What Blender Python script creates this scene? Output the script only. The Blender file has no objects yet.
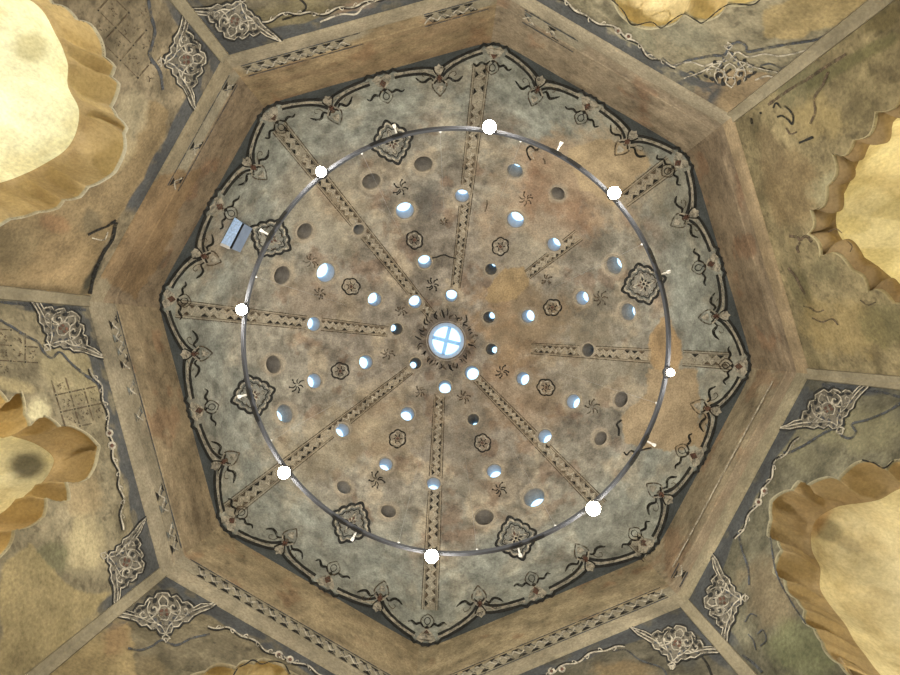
import bpy, math, random
import numpy as np
from mathutils.geometry import tessellate_polygon
from mathutils import Vector
PI = math.pi
R_ = math.radians
rng = np.random.default_rng(7)
random.seed(7)
scene = bpy.context.scene
COL = scene.collection

# ------------------------------------------------------------------ camera numbers
F, CX, CY, CAMZ = 560.0, 450.0, 337.5, 1.6
D1, D0, H = 5.62, 7.0, 3.5          # heights above the eye: cornice foot, dome foot, dome rise

def lin(c):
    c = np.asarray(c, float) / 255.0
    return np.where(c <= 0.04045, c / 12.92, ((c + 0.055) / 1.055) ** 2.4)

# ------------------------------------------------------------------ value noise
def _hash(i, j, k, seed):
    n = (i * 374761393 + j * 668265263 + k * 2147483647 + seed * 1274126177) & 0xFFFFFFFF
    n = ((n ^ (n >> 13)) * 1274126177) & 0xFFFFFFFF
    n = (n ^ (n >> 16)) & 0xFFFF
    return n / 65535.0
def vnoise(P, seed=0):
    P = np.asarray(P, float)
    I = np.floor(P).astype(np.int64); f = P - I; f = f * f * (3 - 2 * f)
    out = 0
    for a in (0, 1):
        for b in (0, 1):
            for c in (0, 1):
                w = (f[:, 0] if a else 1 - f[:, 0]) * (f[:, 1] if b else 1 - f[:, 1]) * (f[:, 2] if c else 1 - f[:, 2])
                out = out + w * _hash(I[:, 0] + a, I[:, 1] + b, I[:, 2] + c, seed)
    return out
def fbm(P, sc, seed=0, octv=4, g=0.55):
    P = np.asarray(P, float) * sc
    t, amp, tot = 0, 1.0, 0
    for o in range(octv):
        t = t + amp * vnoise(P * (2.03 ** o) + 17.3 * o, seed + o); tot += amp; amp *= g
    return t / tot
def sstep(a, b, x):
    t = np.clip((x - a) / (b - a), 0, 1); return t * t * (3 - 2 * t)

# ------------------------------------------------------------------ hall shape
CPX = np.array([(87, 301), (223.5, 56.5), (500, -21), (733, 116), (810, 374), (686, 605), (412, 719), (161, 573.5)], float)
SIDES = ['upper_left', 'top', 'upper_right', 'right', 'lower_right', 'bottom_right', 'bottom_left', 'left']   # side k runs corner k -> k+1
V1 = (CPX - (CX, CY)) * D1 / F
NRM, A1 = [], []
for k in range(8):
    a, b = V1[k], V1[(k + 1) % 8]
    t = (b - a) / np.linalg.norm(b - a); n = np.array([t[1], -t[0]])
    if n @ a < 0: n = -n
    NRM.append(n); A1.append(n @ a)
NRM = np.array(NRM); A1 = np.array(A1)
APX = np.array([279, 278, 283, 283, 280, 275, 280, 273], float)
c0 = np.array([1.0, 3.5])
A0 = (APX + NRM @ c0) * D0 / F
RC = 281 * D0 / F
OCUL = np.array([-3.7, 3.1]) * (D0 + H) / F

def r_oct(th, a, p):
    d = np.stack([np.cos(th), np.sin(th)], -1) @ NRM.T            # N x 8
    q = np.maximum(d, 1e-4) / a
    m = q.max(1, keepdims=True)
    return 1.0 / (m[:, 0] * ((q / m) ** p[:, None]).sum(1) ** (1 / p))
def r_hall(th, D):
    th = np.asarray(th, float); D = np.asarray(D, float)
    t = np.clip((D - D1) / (D0 - D1), 0, 1)
    a = A1[None] * (1 - t[:, None]) + A0[None] * t[:, None]
    p = np.exp(np.log(420) + (np.log(55) - np.log(420)) * sstep(0.25, 1.0, t))
    r = r_oct(th, a, p)
    s = np.clip((D - D0) / H, 0, 1)
    c = np.sqrt(1 - s * s); b = sstep(0, 0.55, s)
    return np.where(D > D0, (r * (1 - b) + RC * b) * c, r)
def ctr(D):
    s = np.clip((np.asarray(D) - D0) / H, 0, 1)
    return s[:, None] * OCUL[None]
def G(X, Y, D):
    c = ctr(D); dx, dy = X - c[:, 0], Y - c[:, 1]
    return np.hypot(dx, dy) - r_hall(np.arctan2(dy, dx), D)
def hall_map(P, off=0.0):
    """pixels of the photograph -> points on the drum and dome surface, lifted towards the room"""
    P = np.asarray(P, float).reshape(-1, 2)
    dx, dy = (P[:, 0] - CX) / F, (P[:, 1] - CY) / F
    lo = np.full(len(P), D1 - 0.6); hi = np.full(len(P), D0 + H - 1e-4)
    for _ in range(38):
        m = (lo + hi) / 2
        g = G(dx * m, dy * m, m) > 0
        hi = np.where(g, m, hi); lo = np.where(g, lo, m)
    D = (lo + hi) / 2
    X, Y = dx * D, dy * D
    N = hall_normal(X, Y, D)
    off = np.broadcast_to(np.asarray(off, float), (len(P),))
    return np.stack([X, Y, D + CAMZ], 1) + N * off[:, None]
def hall_normal(X, Y, D):
    e = 1e-3
    g = np.stack([G(X + e, Y, D) - G(X - e, Y, D), G(X, Y + e, D) - G(X, Y - e, D), G(X, Y, D + e) - G(X, Y, D - e)], 1)
    return -g / np.linalg.norm(g, axis=1, keepdims=True)
RECESS = 0.0
def wall_map(k, rec=0.0):
    def f(P, off=0.0):
        P = np.asarray(P, float).reshape(-1, 2)
        d = np.stack([(P[:, 0] - CX) / F, (P[:, 1] - CY) / F], 1)
        D = (A1[k] + rec - off) / np.maximum(d @ NRM[k], 1e-3)
        return np.stack([d[:, 0] * D, d[:, 1] * D, D + CAMZ], 1)
    return f
def to_px(P):
    D = P[:, 2] - CAMZ
    return np.stack([P[:, 0] / D * F + CX, P[:, 1] / D * F + CY], 1)

# ------------------------------------------------------------------ materials
def new_mat(name):
    m = bpy.data.materials.new(name); m.use_nodes = True
    nt = m.node_tree; b = nt.nodes['Principled BSDF']
    return m, nt, b
def plaster_mat(name, color=None, var=0.35, scale=3.0, rough=0.92, bump=0.25, fine=38.0):
    """worn plaster; colour from the 'paint' attribute or a fixed colour, broken up by noise"""
    m, nt, b = new_mat(name)
    N, L = nt.nodes, nt.links
    tc = N.new('ShaderNodeTexCoord')
    def noise(s, det, r=0.62):
        n = N.new('ShaderNodeTexNoise'); n.inputs['Scale'].default_value = s
        n.inputs['Detail'].default_value = det; n.inputs['Roughness'].default_value = r
        L.new(tc.outputs['Object'], n.inputs['Vector']); return n
    n1, n2 = noise(scale, 7), noise(fine, 4)
    if color is None:
        src = N.new('ShaderNodeAttribute'); src.attribute_name = 'paint'; srcout = src.outputs['Color']
    else:
        src = N.new('ShaderNodeRGB'); src.outputs[0].default_value = (*lin(color), 1); srcout = src.outputs[0]
    def rng_(n, lo, hi, a=0.3, c=0.7):
        r = N.new('ShaderNodeMapRange'); r.inputs['From Min'].default_value = a; r.inputs['From Max'].default_value = c
        r.inputs['To Min'].default_value = lo; r.inputs['To Max'].default_value = hi
        L.new(n.outputs['Fac'], r.inputs['Value']); return r
    r1, r2 = rng_(n1, 1 - var, 1 + var), rng_(n2, 1 - var * .75, 1 + var * .75)
    mu = N.new('ShaderNodeMath'); mu.operation = 'MULTIPLY'
    L.new(r1.outputs[0], mu.inputs[0]); L.new(r2.outputs[0], mu.inputs[1])
    vm = N.new('ShaderNodeVectorMath'); vm.operation = 'SCALE'
    L.new(srcout, vm.inputs[0]); L.new(mu.outputs[0], vm.inputs['Scale'])
    L.new(vm.outputs[0], b.inputs['Base Color'])
    b.inputs['Roughness'].default_value = rough
    b.inputs['Specular IOR Level'].default_value = 0.2
    if bump:
        bp = N.new('ShaderNodeBump'); bp.inputs['Strength'].default_value = bump; bp.inputs['Distance'].default_value = 0.02
        ad = N.new('ShaderNodeMath'); ad.operation = 'ADD'
        L.new(n1.outputs['Fac'], ad.inputs[0]); L.new(n2.outputs['Fac'], ad.inputs[1])
        L.new(ad.outputs[0], bp.inputs['Height']); L.new(bp.outputs[0], b.inputs['Normal'])
    return m
def worn(m, lo=0.36, hi=0.56, floor=0.12, scale=14):
    nt = m.node_tree; N, L = nt.nodes, nt.links
    b = N['Principled BSDF']; o = N['Material Output']; tc = next(n for n in N if n.type == 'TEX_COORD')
    n = N.new('ShaderNodeTexNoise'); n.inputs['Scale'].default_value = scale; n.inputs['Detail'].default_value = 6; n.inputs['Roughness'].default_value = .7
    L.new(tc.outputs['Object'], n.inputs['Vector'])
    r = N.new('ShaderNodeMapRange'); r.inputs['From Min'].default_value = lo; r.inputs['From Max'].default_value = hi; r.inputs['To Min'].default_value = floor
    L.new(n.outputs['Fac'], r.inputs['Value']); L.new(r.outputs[0], b.inputs['Alpha'])
    return m
def flat_mat(name, color, rough=0.6, metal=0.0):
    m, nt, b = new_mat(name)
    b.inputs['Base Color'].default_value = (*lin(color), 1)
    b.inputs['Roughness'].default_value = rough; b.inputs['Metallic'].default_value = metal
    return m
def emit_mat(name, color, s):
    m, nt, b = new_mat(name)
    b.inputs['Base Color'].default_value = (*lin(color), 1)
    b.inputs['Emission Color'].default_value = (*lin(color), 1); b.inputs['Emission Strength'].default_value = s
    return m
M = {}
M['plaster'] = plaster_mat('painted_plaster')
M['hood'] = plaster_mat('niche_plaster', var=0.22, scale=2.2, bump=0.3)
M['dark'] = plaster_mat('black_paint', (36, 35, 32), var=0.5, scale=9, bump=0)
M['slate'] = plaster_mat('slate_paint', (66, 68, 70), var=0.4, scale=6, bump=0)
M['grey'] = plaster_mat('grey_green_paint', (104, 106, 100), var=0.3, scale=6, bump=0)
M['brown'] = plaster_mat('brown_paint', (84, 72, 58), var=0.5, scale=9, bump=0)
M['light'] = plaster_mat('pale_paint', (172, 164, 146), var=0.3, scale=7, bump=0)
M['stone'] = plaster_mat('pale_relief_paint', (158, 151, 135), var=0.35, scale=7, bump=0.2)
M['red'] = plaster_mat('red_paint', (90, 66, 55), var=0.4, scale=8, bump=0)
M['rib'] = plaster_mat('rib_plaster', (124, 116, 96), var=0.25, scale=4, bump=0.2)
M['rim'] = plaster_mat('rim_plaster', (150, 140, 122), var=0.3, scale=6, bump=0.3)
M['shaft'] = plaster_mat('shaft_plaster', (168, 170, 172), var=0.12, scale=6, bump=0.1)
M['shaft_dark'] = plaster_mat('dark_clay_shaft', (124, 120, 112), var=0.3, scale=6, bump=0.1)
M['blind'] = plaster_mat('walled_up_plaster', (140, 134, 124), var=0.25, scale=6, bump=0.2)
M['eye_wall'] = plaster_mat('blue_grey_lantern_wall', (205, 208, 210), var=0.06, scale=6, bump=0)
M['floor'] = plaster_mat('floor_stone', (150, 135, 112), var=0.2)
M['black'] = flat_mat('black_plastic', (14, 14, 15), 0.45)
M['alu'] = flat_mat('grey_aluminium', (54, 56, 60), 0.75, 0.0)
M['under'] = flat_mat('dark_underside', (30, 30, 32), 0.8, 0.0)
M['white'] = flat_mat('white_enamel', (205, 202, 196), 0.5)
M['wire'] = flat_mat('steel_wire', (170, 170, 170), 0.4, 0.6)
M['mull'] = flat_mat('blue_white_bar', (150, 200, 245), 0.6)
M['boxm'] = plaster_mat('pale_blue_metal', (178, 206, 244), var=0.25, scale=30, bump=0)
M['boxd'] = plaster_mat('grey_blue_metal', (132, 148, 172), var=0.12, scale=8, bump=0)
M['bulb'] = emit_mat('lamp_glow', (255, 244, 220), 60)
M['bulb_dim'] = emit_mat('lamp_glow_dim', (255, 240, 205), 22)
for _k, _lo, _hi, _f in (('dark', .33, .50, .25), ('slate', .36, .54, .2), ('grey', .36, .56, .2), ('brown', .36, .58, .15), ('light', .38, .6, .15), ('stone', .34, .55, .3), ('red', .34, .54, .25)):
    worn(M[_k], _lo, _hi, _f)
M['line'] = plaster_mat('black_border_paint', (42, 42, 40), var=.5, scale=9, bump=0); worn(M['line'], .28, .42, .45)
M['bed'] = plaster_mat('ornament_ground', (98, 93, 82), var=.4, scale=9, bump=.2); worn(M['bed'], .30, .5, .25)
def glass_mat():
    m, nt, b = new_mat('frosted_skylight_glass'); N, L = nt.nodes, nt.links
    N.remove(b); o = N['Material Output']
    tr = N.new('ShaderNodeBsdfTransparent'); tr.inputs[0].default_value = (0.92, 0.97, 1, 1)
    tl = N.new('ShaderNodeBsdfTranslucent'); tl.inputs[0].default_value = (0.9, 0.95, 1, 1)
    mx = N.new('ShaderNodeMixShader'); mx.inputs[0].default_value = 0.35
    L.new(tr.outputs[0], mx.inputs[1]); L.new(tl.outputs[0], mx.inputs[2]); L.new(mx.outputs[0], o.inputs['Surface'])
    return m
M['glass'] = glass_mat()

# ------------------------------------------------------------------ mesh helpers
def tag(o, label=None, cat=None, group=None, kind=None):
    if label: o['label'] = label
    if cat: o['category'] = cat
    if group: o['group'] = group
    if kind: o['kind'] = kind
    return o
def mesh_obj(name, V, Fc, mats, parent=None, smooth=False, midx=None, paint=None, origin=None):
    V = np.asarray(V, float)
    if origin is not None: V = V - np.asarray(origin)
    me = bpy.data.meshes.new(name)
    if isinstance(Fc, np.ndarray):
        nf, n = Fc.shape
        me.vertices.add(len(V)); me.vertices.foreach_set('co', V.astype(np.float32).ravel())
        me.loops.add(nf * n); me.loops.foreach_set('vertex_index', Fc.astype(np.int32).ravel())
        me.polygons.add(nf); me.polygons.foreach_set('loop_start', np.arange(0, nf * n, n, dtype=np.int32))
        me.update(calc_edges=True)
    else:
        me.from_pydata([tuple(v) for v in V], [], Fc); me.update()
    for m in (mats if isinstance(mats, (list, tuple)) else [mats]): me.materials.append(m)
    if midx is not None: me.polygons.foreach_set('material_index', np.asarray(midx, np.int32))
    if smooth: me.polygons.foreach_set('use_smooth', np.ones(len(me.polygons), bool))
    if paint is not None:
        at = me.attributes.new('paint', 'FLOAT_COLOR', 'POINT')
        c = np.ones((len(V), 4), np.float32); c[:, :3] = paint
        at.data.foreach_set('color', c.ravel())
    o = bpy.data.objects.new(name, me); COL.objects.link(o)
    if origin is not None and parent is None: o.location = origin
    if parent is not None:
        o.parent = parent
    return o
def empty(name, loc):
    o = bpy.data.objects.new(name, None); o.location = loc; o.empty_display_size = 0.1; COL.objects.link(o); return o
def part(name, V, Fc, mats, root, **kw):
    """child whose vertices are given in world space"""
    o = mesh_obj(name, np.asarray(V) - np.array(root.location), Fc, mats, root, **kw)
    return o

class MB:
    def __init__(s): s.V, s.F, s.I, s.mats = [], [], [], []
    def mi(s, m):
        if m not in s.mats: s.mats.append(m)
        return s.mats.index(m)
    def add(s, V, Fc, m):
        b = len(s.V); i = s.mi(m)
        s.V += [tuple(v) for v in V]
        for f in Fc: s.F.append([b + x for x in f]); s.I.append(i)
    def tube(s, pts, r, m, n=8, caps=True):
        pts = np.asarray(pts, float); R = np.broadcast_to(np.asarray(r, float), (len(pts),))
        T = np.gradient(pts, axis=0); T /= np.linalg.norm(T, axis=1, keepdims=True)
        u = np.cross(T[0], (0, 0, 1.0))
        if np.linalg.norm(u) < 1e-3: u = np.cross(T[0], (1.0, 0, 0))
        V, Fc = [], []
        for i, p in enumerate(pts):
            u = u - T[i] * (u @ T[i]); u /= np.linalg.norm(u); w = np.cross(T[i], u)
            for j in range(n):
                a = 2 * PI * j / n; V.append(p + R[i] * (math.cos(a) * u + math.sin(a) * w))
        for i in range(len(pts) - 1):
            for j in range(n):
                Fc.append([i * n + j, i * n + (j + 1) % n, (i + 1) * n + (j + 1) % n, (i + 1) * n + j])
        if caps: Fc.append(list(range(n))[::-1]); Fc.append([(len(pts) - 1) * n + j for j in range(n)])
        s.add(V, Fc, m)
    def hexa(s, c8, m):
        s.add(c8, [[0, 3, 2, 1], [4, 5, 6, 7], [0, 1, 5, 4], [1, 2, 6, 5], [2, 3, 7, 6], [3, 0, 4, 7]], m)
    def sphere(s, c, r, m, n=14, k=8, sq=1.0):
        V = [(c[0], c[1], c[2] - r * sq)]
        for i in range(1, k):
            t = -PI / 2 + PI * i / k
            for j in range(n): V.append((c[0] + r * math.cos(t) * math.cos(2 * PI * j / n), c[1] + r * math.cos(t) * math.sin(2 * PI * j / n), c[2] + r * sq * math.sin(t)))
        V.append((c[0], c[1], c[2] + r * sq)); Fc = []
        for j in range(n): Fc.append([0, 1 + (j + 1) % n, 1 + j])
        for i in range(k - 2):
            for j in range(n):
                a = 1 + i * n; Fc.append([a + j, a + (j + 1) % n, a + n + (j + 1) % n, a + n + j])
        a = 1 + (k - 2) * n
        for j in range(n): Fc.append([a + j, a + (j + 1) % n, len(V) - 1])
        s.add(V, Fc, m)
    def build(s, name, parent=None, smooth=False, origin=None):
        if not s.V: return None
        V = np.asarray(s.V)
        if parent is not None: V = V - np.array(parent.location)
        return mesh_obj(name, V, s.F, s.mats, parent, smooth=smooth, midx=s.I, origin=origin)

class Paint(MB):
    """painted strokes and fills laid on a surface through a mapper (photo pixel -> surface point)"""
    def __init__(s, mapper): super().__init__(); s.map = mapper
    def stroke(s, pts, w, m, off=0.004, closed=False, taper=False, step=3.0):
        P = np.asarray(pts, float)
        if closed: P = np.vstack([P, P[:1]])
        if 3 <= len(P) <= 30 and not closed:        # Catmull-Rom
            E = np.vstack([2 * P[0] - P[1], P, 2 * P[-1] - P[-2]]); out = []
            for i in range(len(P) - 1):
                a, b, c, d = E[i:i + 4]
                for u in np.linspace(0, 1, 6, endpoint=False):
                    out.append(.5 * (2 * b + (c - a) * u + (2 * a - 5 * b + 4 * c - d) * u * u + (3 * b - a - 3 * c + d) * u ** 3))
            P = np.array(out + [P[-1]])
        L = np.r_[0, np.cumsum(np.linalg.norm(np.diff(P, axis=0), axis=1))]
        if L[-1] < 1e-6: return
        n = max(2, int(L[-1] / step) + 1)
        ts = np.unique(np.r_[np.linspace(0, L[-1], n), L])
        Q = np.stack([np.interp(ts, L, P[:, 0]), np.interp(ts, L, P[:, 1])], 1)
        T = np.gradient(Q, axis=0)
        if closed: T[0] = T[-1] = (Q[1] - Q[0]) + (Q[-1] - Q[-2])
        T /= np.maximum(np.linalg.norm(T, axis=1, keepdims=True), 1e-9)
        Nn = np.stack([-T[:, 1], T[:, 0]], 1)
        ww = np.full(len(Q), w / 2.0)
        ww *= .78 + .44 * vnoise(np.stack([ts / 4.5, ts * 0 + P[0, 0], ts * 0 + P[0, 1]], 1), 3)
        if taper: ww *= 0.35 + 0.65 * np.sin(np.clip(ts / L[-1], 0, 1) * PI) ** 0.7
        A, B = Q + Nn * ww[:, None], Q - Nn * ww[:, None]
        V = np.vstack([s.map(A, off), s.map(B, off)]); k = len(Q)
        s.add(V, [[i, i + 1, k + i + 1, k + i] for i in range(k - 1)], m)
    def fill(s, pts, m, off=0.003):
        P = np.asarray(pts, float)
        t = tessellate_polygon([[Vector((p[0], p[1], 0)) for p in P]])
        s.add(s.map(P, off), [list(f) for f in t], m)

def frame_at(o, ang, sc=1.0, sx=1.0):
    """local (x along, y inwards) to pixels; ang = pixel angle of local +y"""
    ca, sa = math.cos(ang), math.sin(ang)
    yv = np.array([ca, sa]); xv = np.array([-sa, ca])
    o = np.asarray(o, float)
    return lambda pts: o + np.asarray(pts, float)[:, :1] * xv * sc * sx + np.asarray(pts, float)[:, 1:] * yv * sc
def mir(pts): return [(-x, y) for x, y in pts]
def arc(cx, cy, r, a0, a1, n=12, ry=None):
    ry = r if ry is None else ry
    return [(cx + r * math.cos(a), cy + ry * math.sin(a)) for a in np.linspace(math.radians(a0), math.radians(a1), n)]
def inpoly(P, poly):
    x, y = P[:, 0], P[:, 1]; ins = np.zeros(len(P), bool); n = len(poly)
    for i in range(n):
        x0, y0 = poly[i]; x1, y1 = poly[(i + 1) % n]
        c = ((y0 > y) != (y1 > y)); 
        with np.errstate(divide='ignore', invalid='ignore'):
            xi = (x1 - x0) * (y - y0) / (y1 - y0 + 1e-12) + x0
        ins ^= c & (x < xi)
    return ins
def polydist(P, poly, closed=True):
    best = np.full(len(P), 1e9); n = len(poly); poly = np.asarray(poly, float)
    for i in range(n if closed else n - 1):
        a, b = poly[i], poly[(i + 1) % n]; ab = b - a
        t = np.clip(((P - a) @ ab) / max(ab @ ab, 1e-9), 0, 1)
        best = np.minimum(best, np.linalg.norm(P - a - t[:, None] * ab, axis=1))
    return best
def patch_mask(P, poly, W, rough=5, soft=1.5):
    """1 inside a polygon of pixels, ragged edge; W = world points for the noise"""
    d = polydist(P, poly); d = np.where(inpoly(P, poly), d, -d)
    d = d + (fbm(W, 4.5, 31) - 0.5) * rough * 3 + (fbm(W, 17, 5, 3) - 0.5) * rough
    return sstep(-soft, soft, d)
def ell_mask(P, cx, cy, rx, ry, rot, W, rough=0.5, soft=0.35):
    c, s = math.cos(rot), math.sin(rot)
    x, y = P[:, 0] - cx, P[:, 1] - cy
    q = np.hypot((c * x + s * y) / rx, (-s * x + c * y) / ry)
    q = q + (fbm(W, 3.5, 77) - 0.5) * rough * 2 + (fbm(W, 13, 9, 3) - .5) * rough
    return 1 - sstep(1 - soft, 1 + soft, q)
def mix(a, b, m): return a * (1 - m[:, None]) + np.asarray(b) * m[:, None]

# ------------------------------------------------------------------ dome: where everything sits (photo pixels)
RIBS = [((176, 308.5), 18, (388, 331.5), 10, [(0, 1)]),
        ((279, 127), 17, (431, 315), 9.5, [(0, 1)]),
        ((481.5, 64), 17, (455.5, 288), 9, [(0, 1)]),
        ((672, 163), 18, (527, 275), 9.5, [(0, .34), (.64, 1)]),
        ((731, 361), 17, (531, 348.5), 10.5, [(0, .24), (.40, 1)]),
        ((650, 556), 17, (477, 378.5), 9.5, [(0, .1), (.28, 1)]),
        ((429.5, 610), 17, (439.5, 394), 10.5, [(0, 1)]),
        ((226, 513), 18, (410, 370), 9, [(0, 1)])]
HOLES = [  # ring, x, y, r, kind   kinds: eye = pale shaft and glass, deep = dark shaft with a small eye, blind = walled up
    (1, 489, 317.3, 6.0, 'deep'), (1, 451.3, 296, 6.2, 'eye'), (1, 415.3, 302, 6.5, 'eye'), (1, 396.7, 329, 6.0, 'deep'),
    (1, 415.6, 363.3, 5.8, 'deep'), (1, 445, 386.7, 6.6, 'eye'), (1, 471.7, 372.7, 7.2, 'eye'), (1, 491.3, 349.3, 5.8, 'deep'),
    (2, 528, 316.3, 6.7, 'eye'), (2, 491, 269.3, 6.0, 'deep'), (2, 424.7, 262, 7.0, 'eye'), (2, 374.7, 299.5, 7.0, 'eye'),
    (2, 366, 362, 7.0, 'eye'), (2, 407.6, 413.7, 7.0, 'eye'), (2, 473.3, 419.3, 5.9, 'deep'), (2, 522.7, 378.4, 6.7, 'eye'),
    (3, 553.7, 244.7, 7.2, 'eye'), (3, 462, 196, 7.2, 'eye'), (3, 358.7, 229.3, 5.8, 'dim'), (3, 314, 324, 7.2, 'eye'),
    (3, 342.7, 430, 7.2, 'eye'), (3, 433.7, 483.3, 7.0, 'eye'), (3, 544.7, 436, 7.2, 'eye'), (3, 588, 350, 6.8, 'deep'),
    (4, 582, 298, 7.2, 'eye'), (4, 515.3, 220, 8.8, 'eye'), (4, 405, 210.7, 9.2, 'eye'), (4, 326, 272.7, 10, 'eye'),
    (4, 314.5, 380.7, 7.6, 'eye'), (4, 386, 464, 7.0, 'eye'), (4, 494, 470.7, 7.6, 'eye'), (4, 573, 401.3, 7.4, 'eye'),
    (5, 614, 265.3, 9.3, 'eye'), (5, 628, 312, 8.8, 'eye'), (5, 515, 170.7, 8.2, 'eye'), (5, 558, 193.3, 7.4, 'blind'),
    (5, 423.3, 164, 9.4, 'blind'), (5, 371.3, 181.3, 9.6, 'blind'), (5, 304.7, 231.3, 8.8, 'blind'), (5, 282, 275.3, 9.6, 'blind'),
    (5, 273.5, 364.5, 9.2, 'blind'), (5, 285, 413.5, 9.6, 'eye'), (5, 344, 487.3, 7.6, 'dim'), (5, 388.4, 511.3, 7.8, 'blind'),
    (5, 484.3, 517.3, 9.6, 'blind'), (5, 534, 497.3, 11, 'eye'), (5, 621, 399.3, 8.2, 'blind'), (5, 600.7, 438.4, 7.4, 'blind')]
OC = (446.3, 340.8); OC_R = 19.3
MEDAL = [(392, 142), (270.5, 238), (252.8, 395.5), (351, 523), (516, 538.5), (644, 284)]
ROSE = [(414.5, 240), (351, 286.5), (340, 371), (397.5, 438.8), (482.6, 443), (546, 387.5), (552.5, 307.5), (500.5, 246.5)]

# edge of the dome foot in pixels
def corners_px(a):
    out = []
    for k in range(8):
        i, j = (k - 1) % 8, k
        out.append(np.linalg.solve(np.array([NRM[i], NRM[j]]), np.array([a[i], a[j]])))
    return np.array(out)
W0 = corners_px(A0)
def edge_px(q, d=0.0):
    q = np.atleast_1d(np.asarray(q, float)) % 8; k = np.floor(q).astype(int) % 8; f = (q - np.floor(q))[:, None]
    P = W0[k] * (1 - f) + W0[(k + 1) % 8] * f
    th = np.arctan2(P[:, 1], P[:, 0]); r = r_hall(th, np.full(len(th), D0))
    px = np.stack([np.cos(th) * r, np.sin(th) * r], 1) * F / D0 + (CX, CY)
    inn = np.array([450.5, 340.0]) - px; inn /= np.linalg.norm(inn, axis=1, keepdims=True)
    return px + inn * np.broadcast_to(np.asarray(d, float), (len(q),))[:, None]
def lobe_d(q):
    q = np.atleast_1d(q) * 2          # crests at integers, cusps at halves
    s = np.abs(q - np.round(q)) * 2   # 0 crest .. 1 cusp
    return 3.0 + 8.5 * s ** 2.2 + 2.5 * s ** 9
# angle (about 450.5,340) -> border distance lookup for the slate fill
_q = np.linspace(0, 8, 3200, endpoint=False)
_b = edge_px(_q, lobe_d(_q)) - (450.5, 340.0)
_ba = np.arctan2(_b[:, 1], _b[:, 0]); _o = np.argsort(_ba); _ba = _ba[_o]; _br = np.hypot(_b[:, 0], _b[:, 1])[_o]

def seg_dist(P, a, b):
    a, b = np.array(a, float), np.array(b, float); ab = b - a; L = np.linalg.norm(ab)
    t = ((P - a) @ ab) / L ** 2
    return t, np.abs((P - a) @ np.array([-ab[1], ab[0]]) / L)

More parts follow.
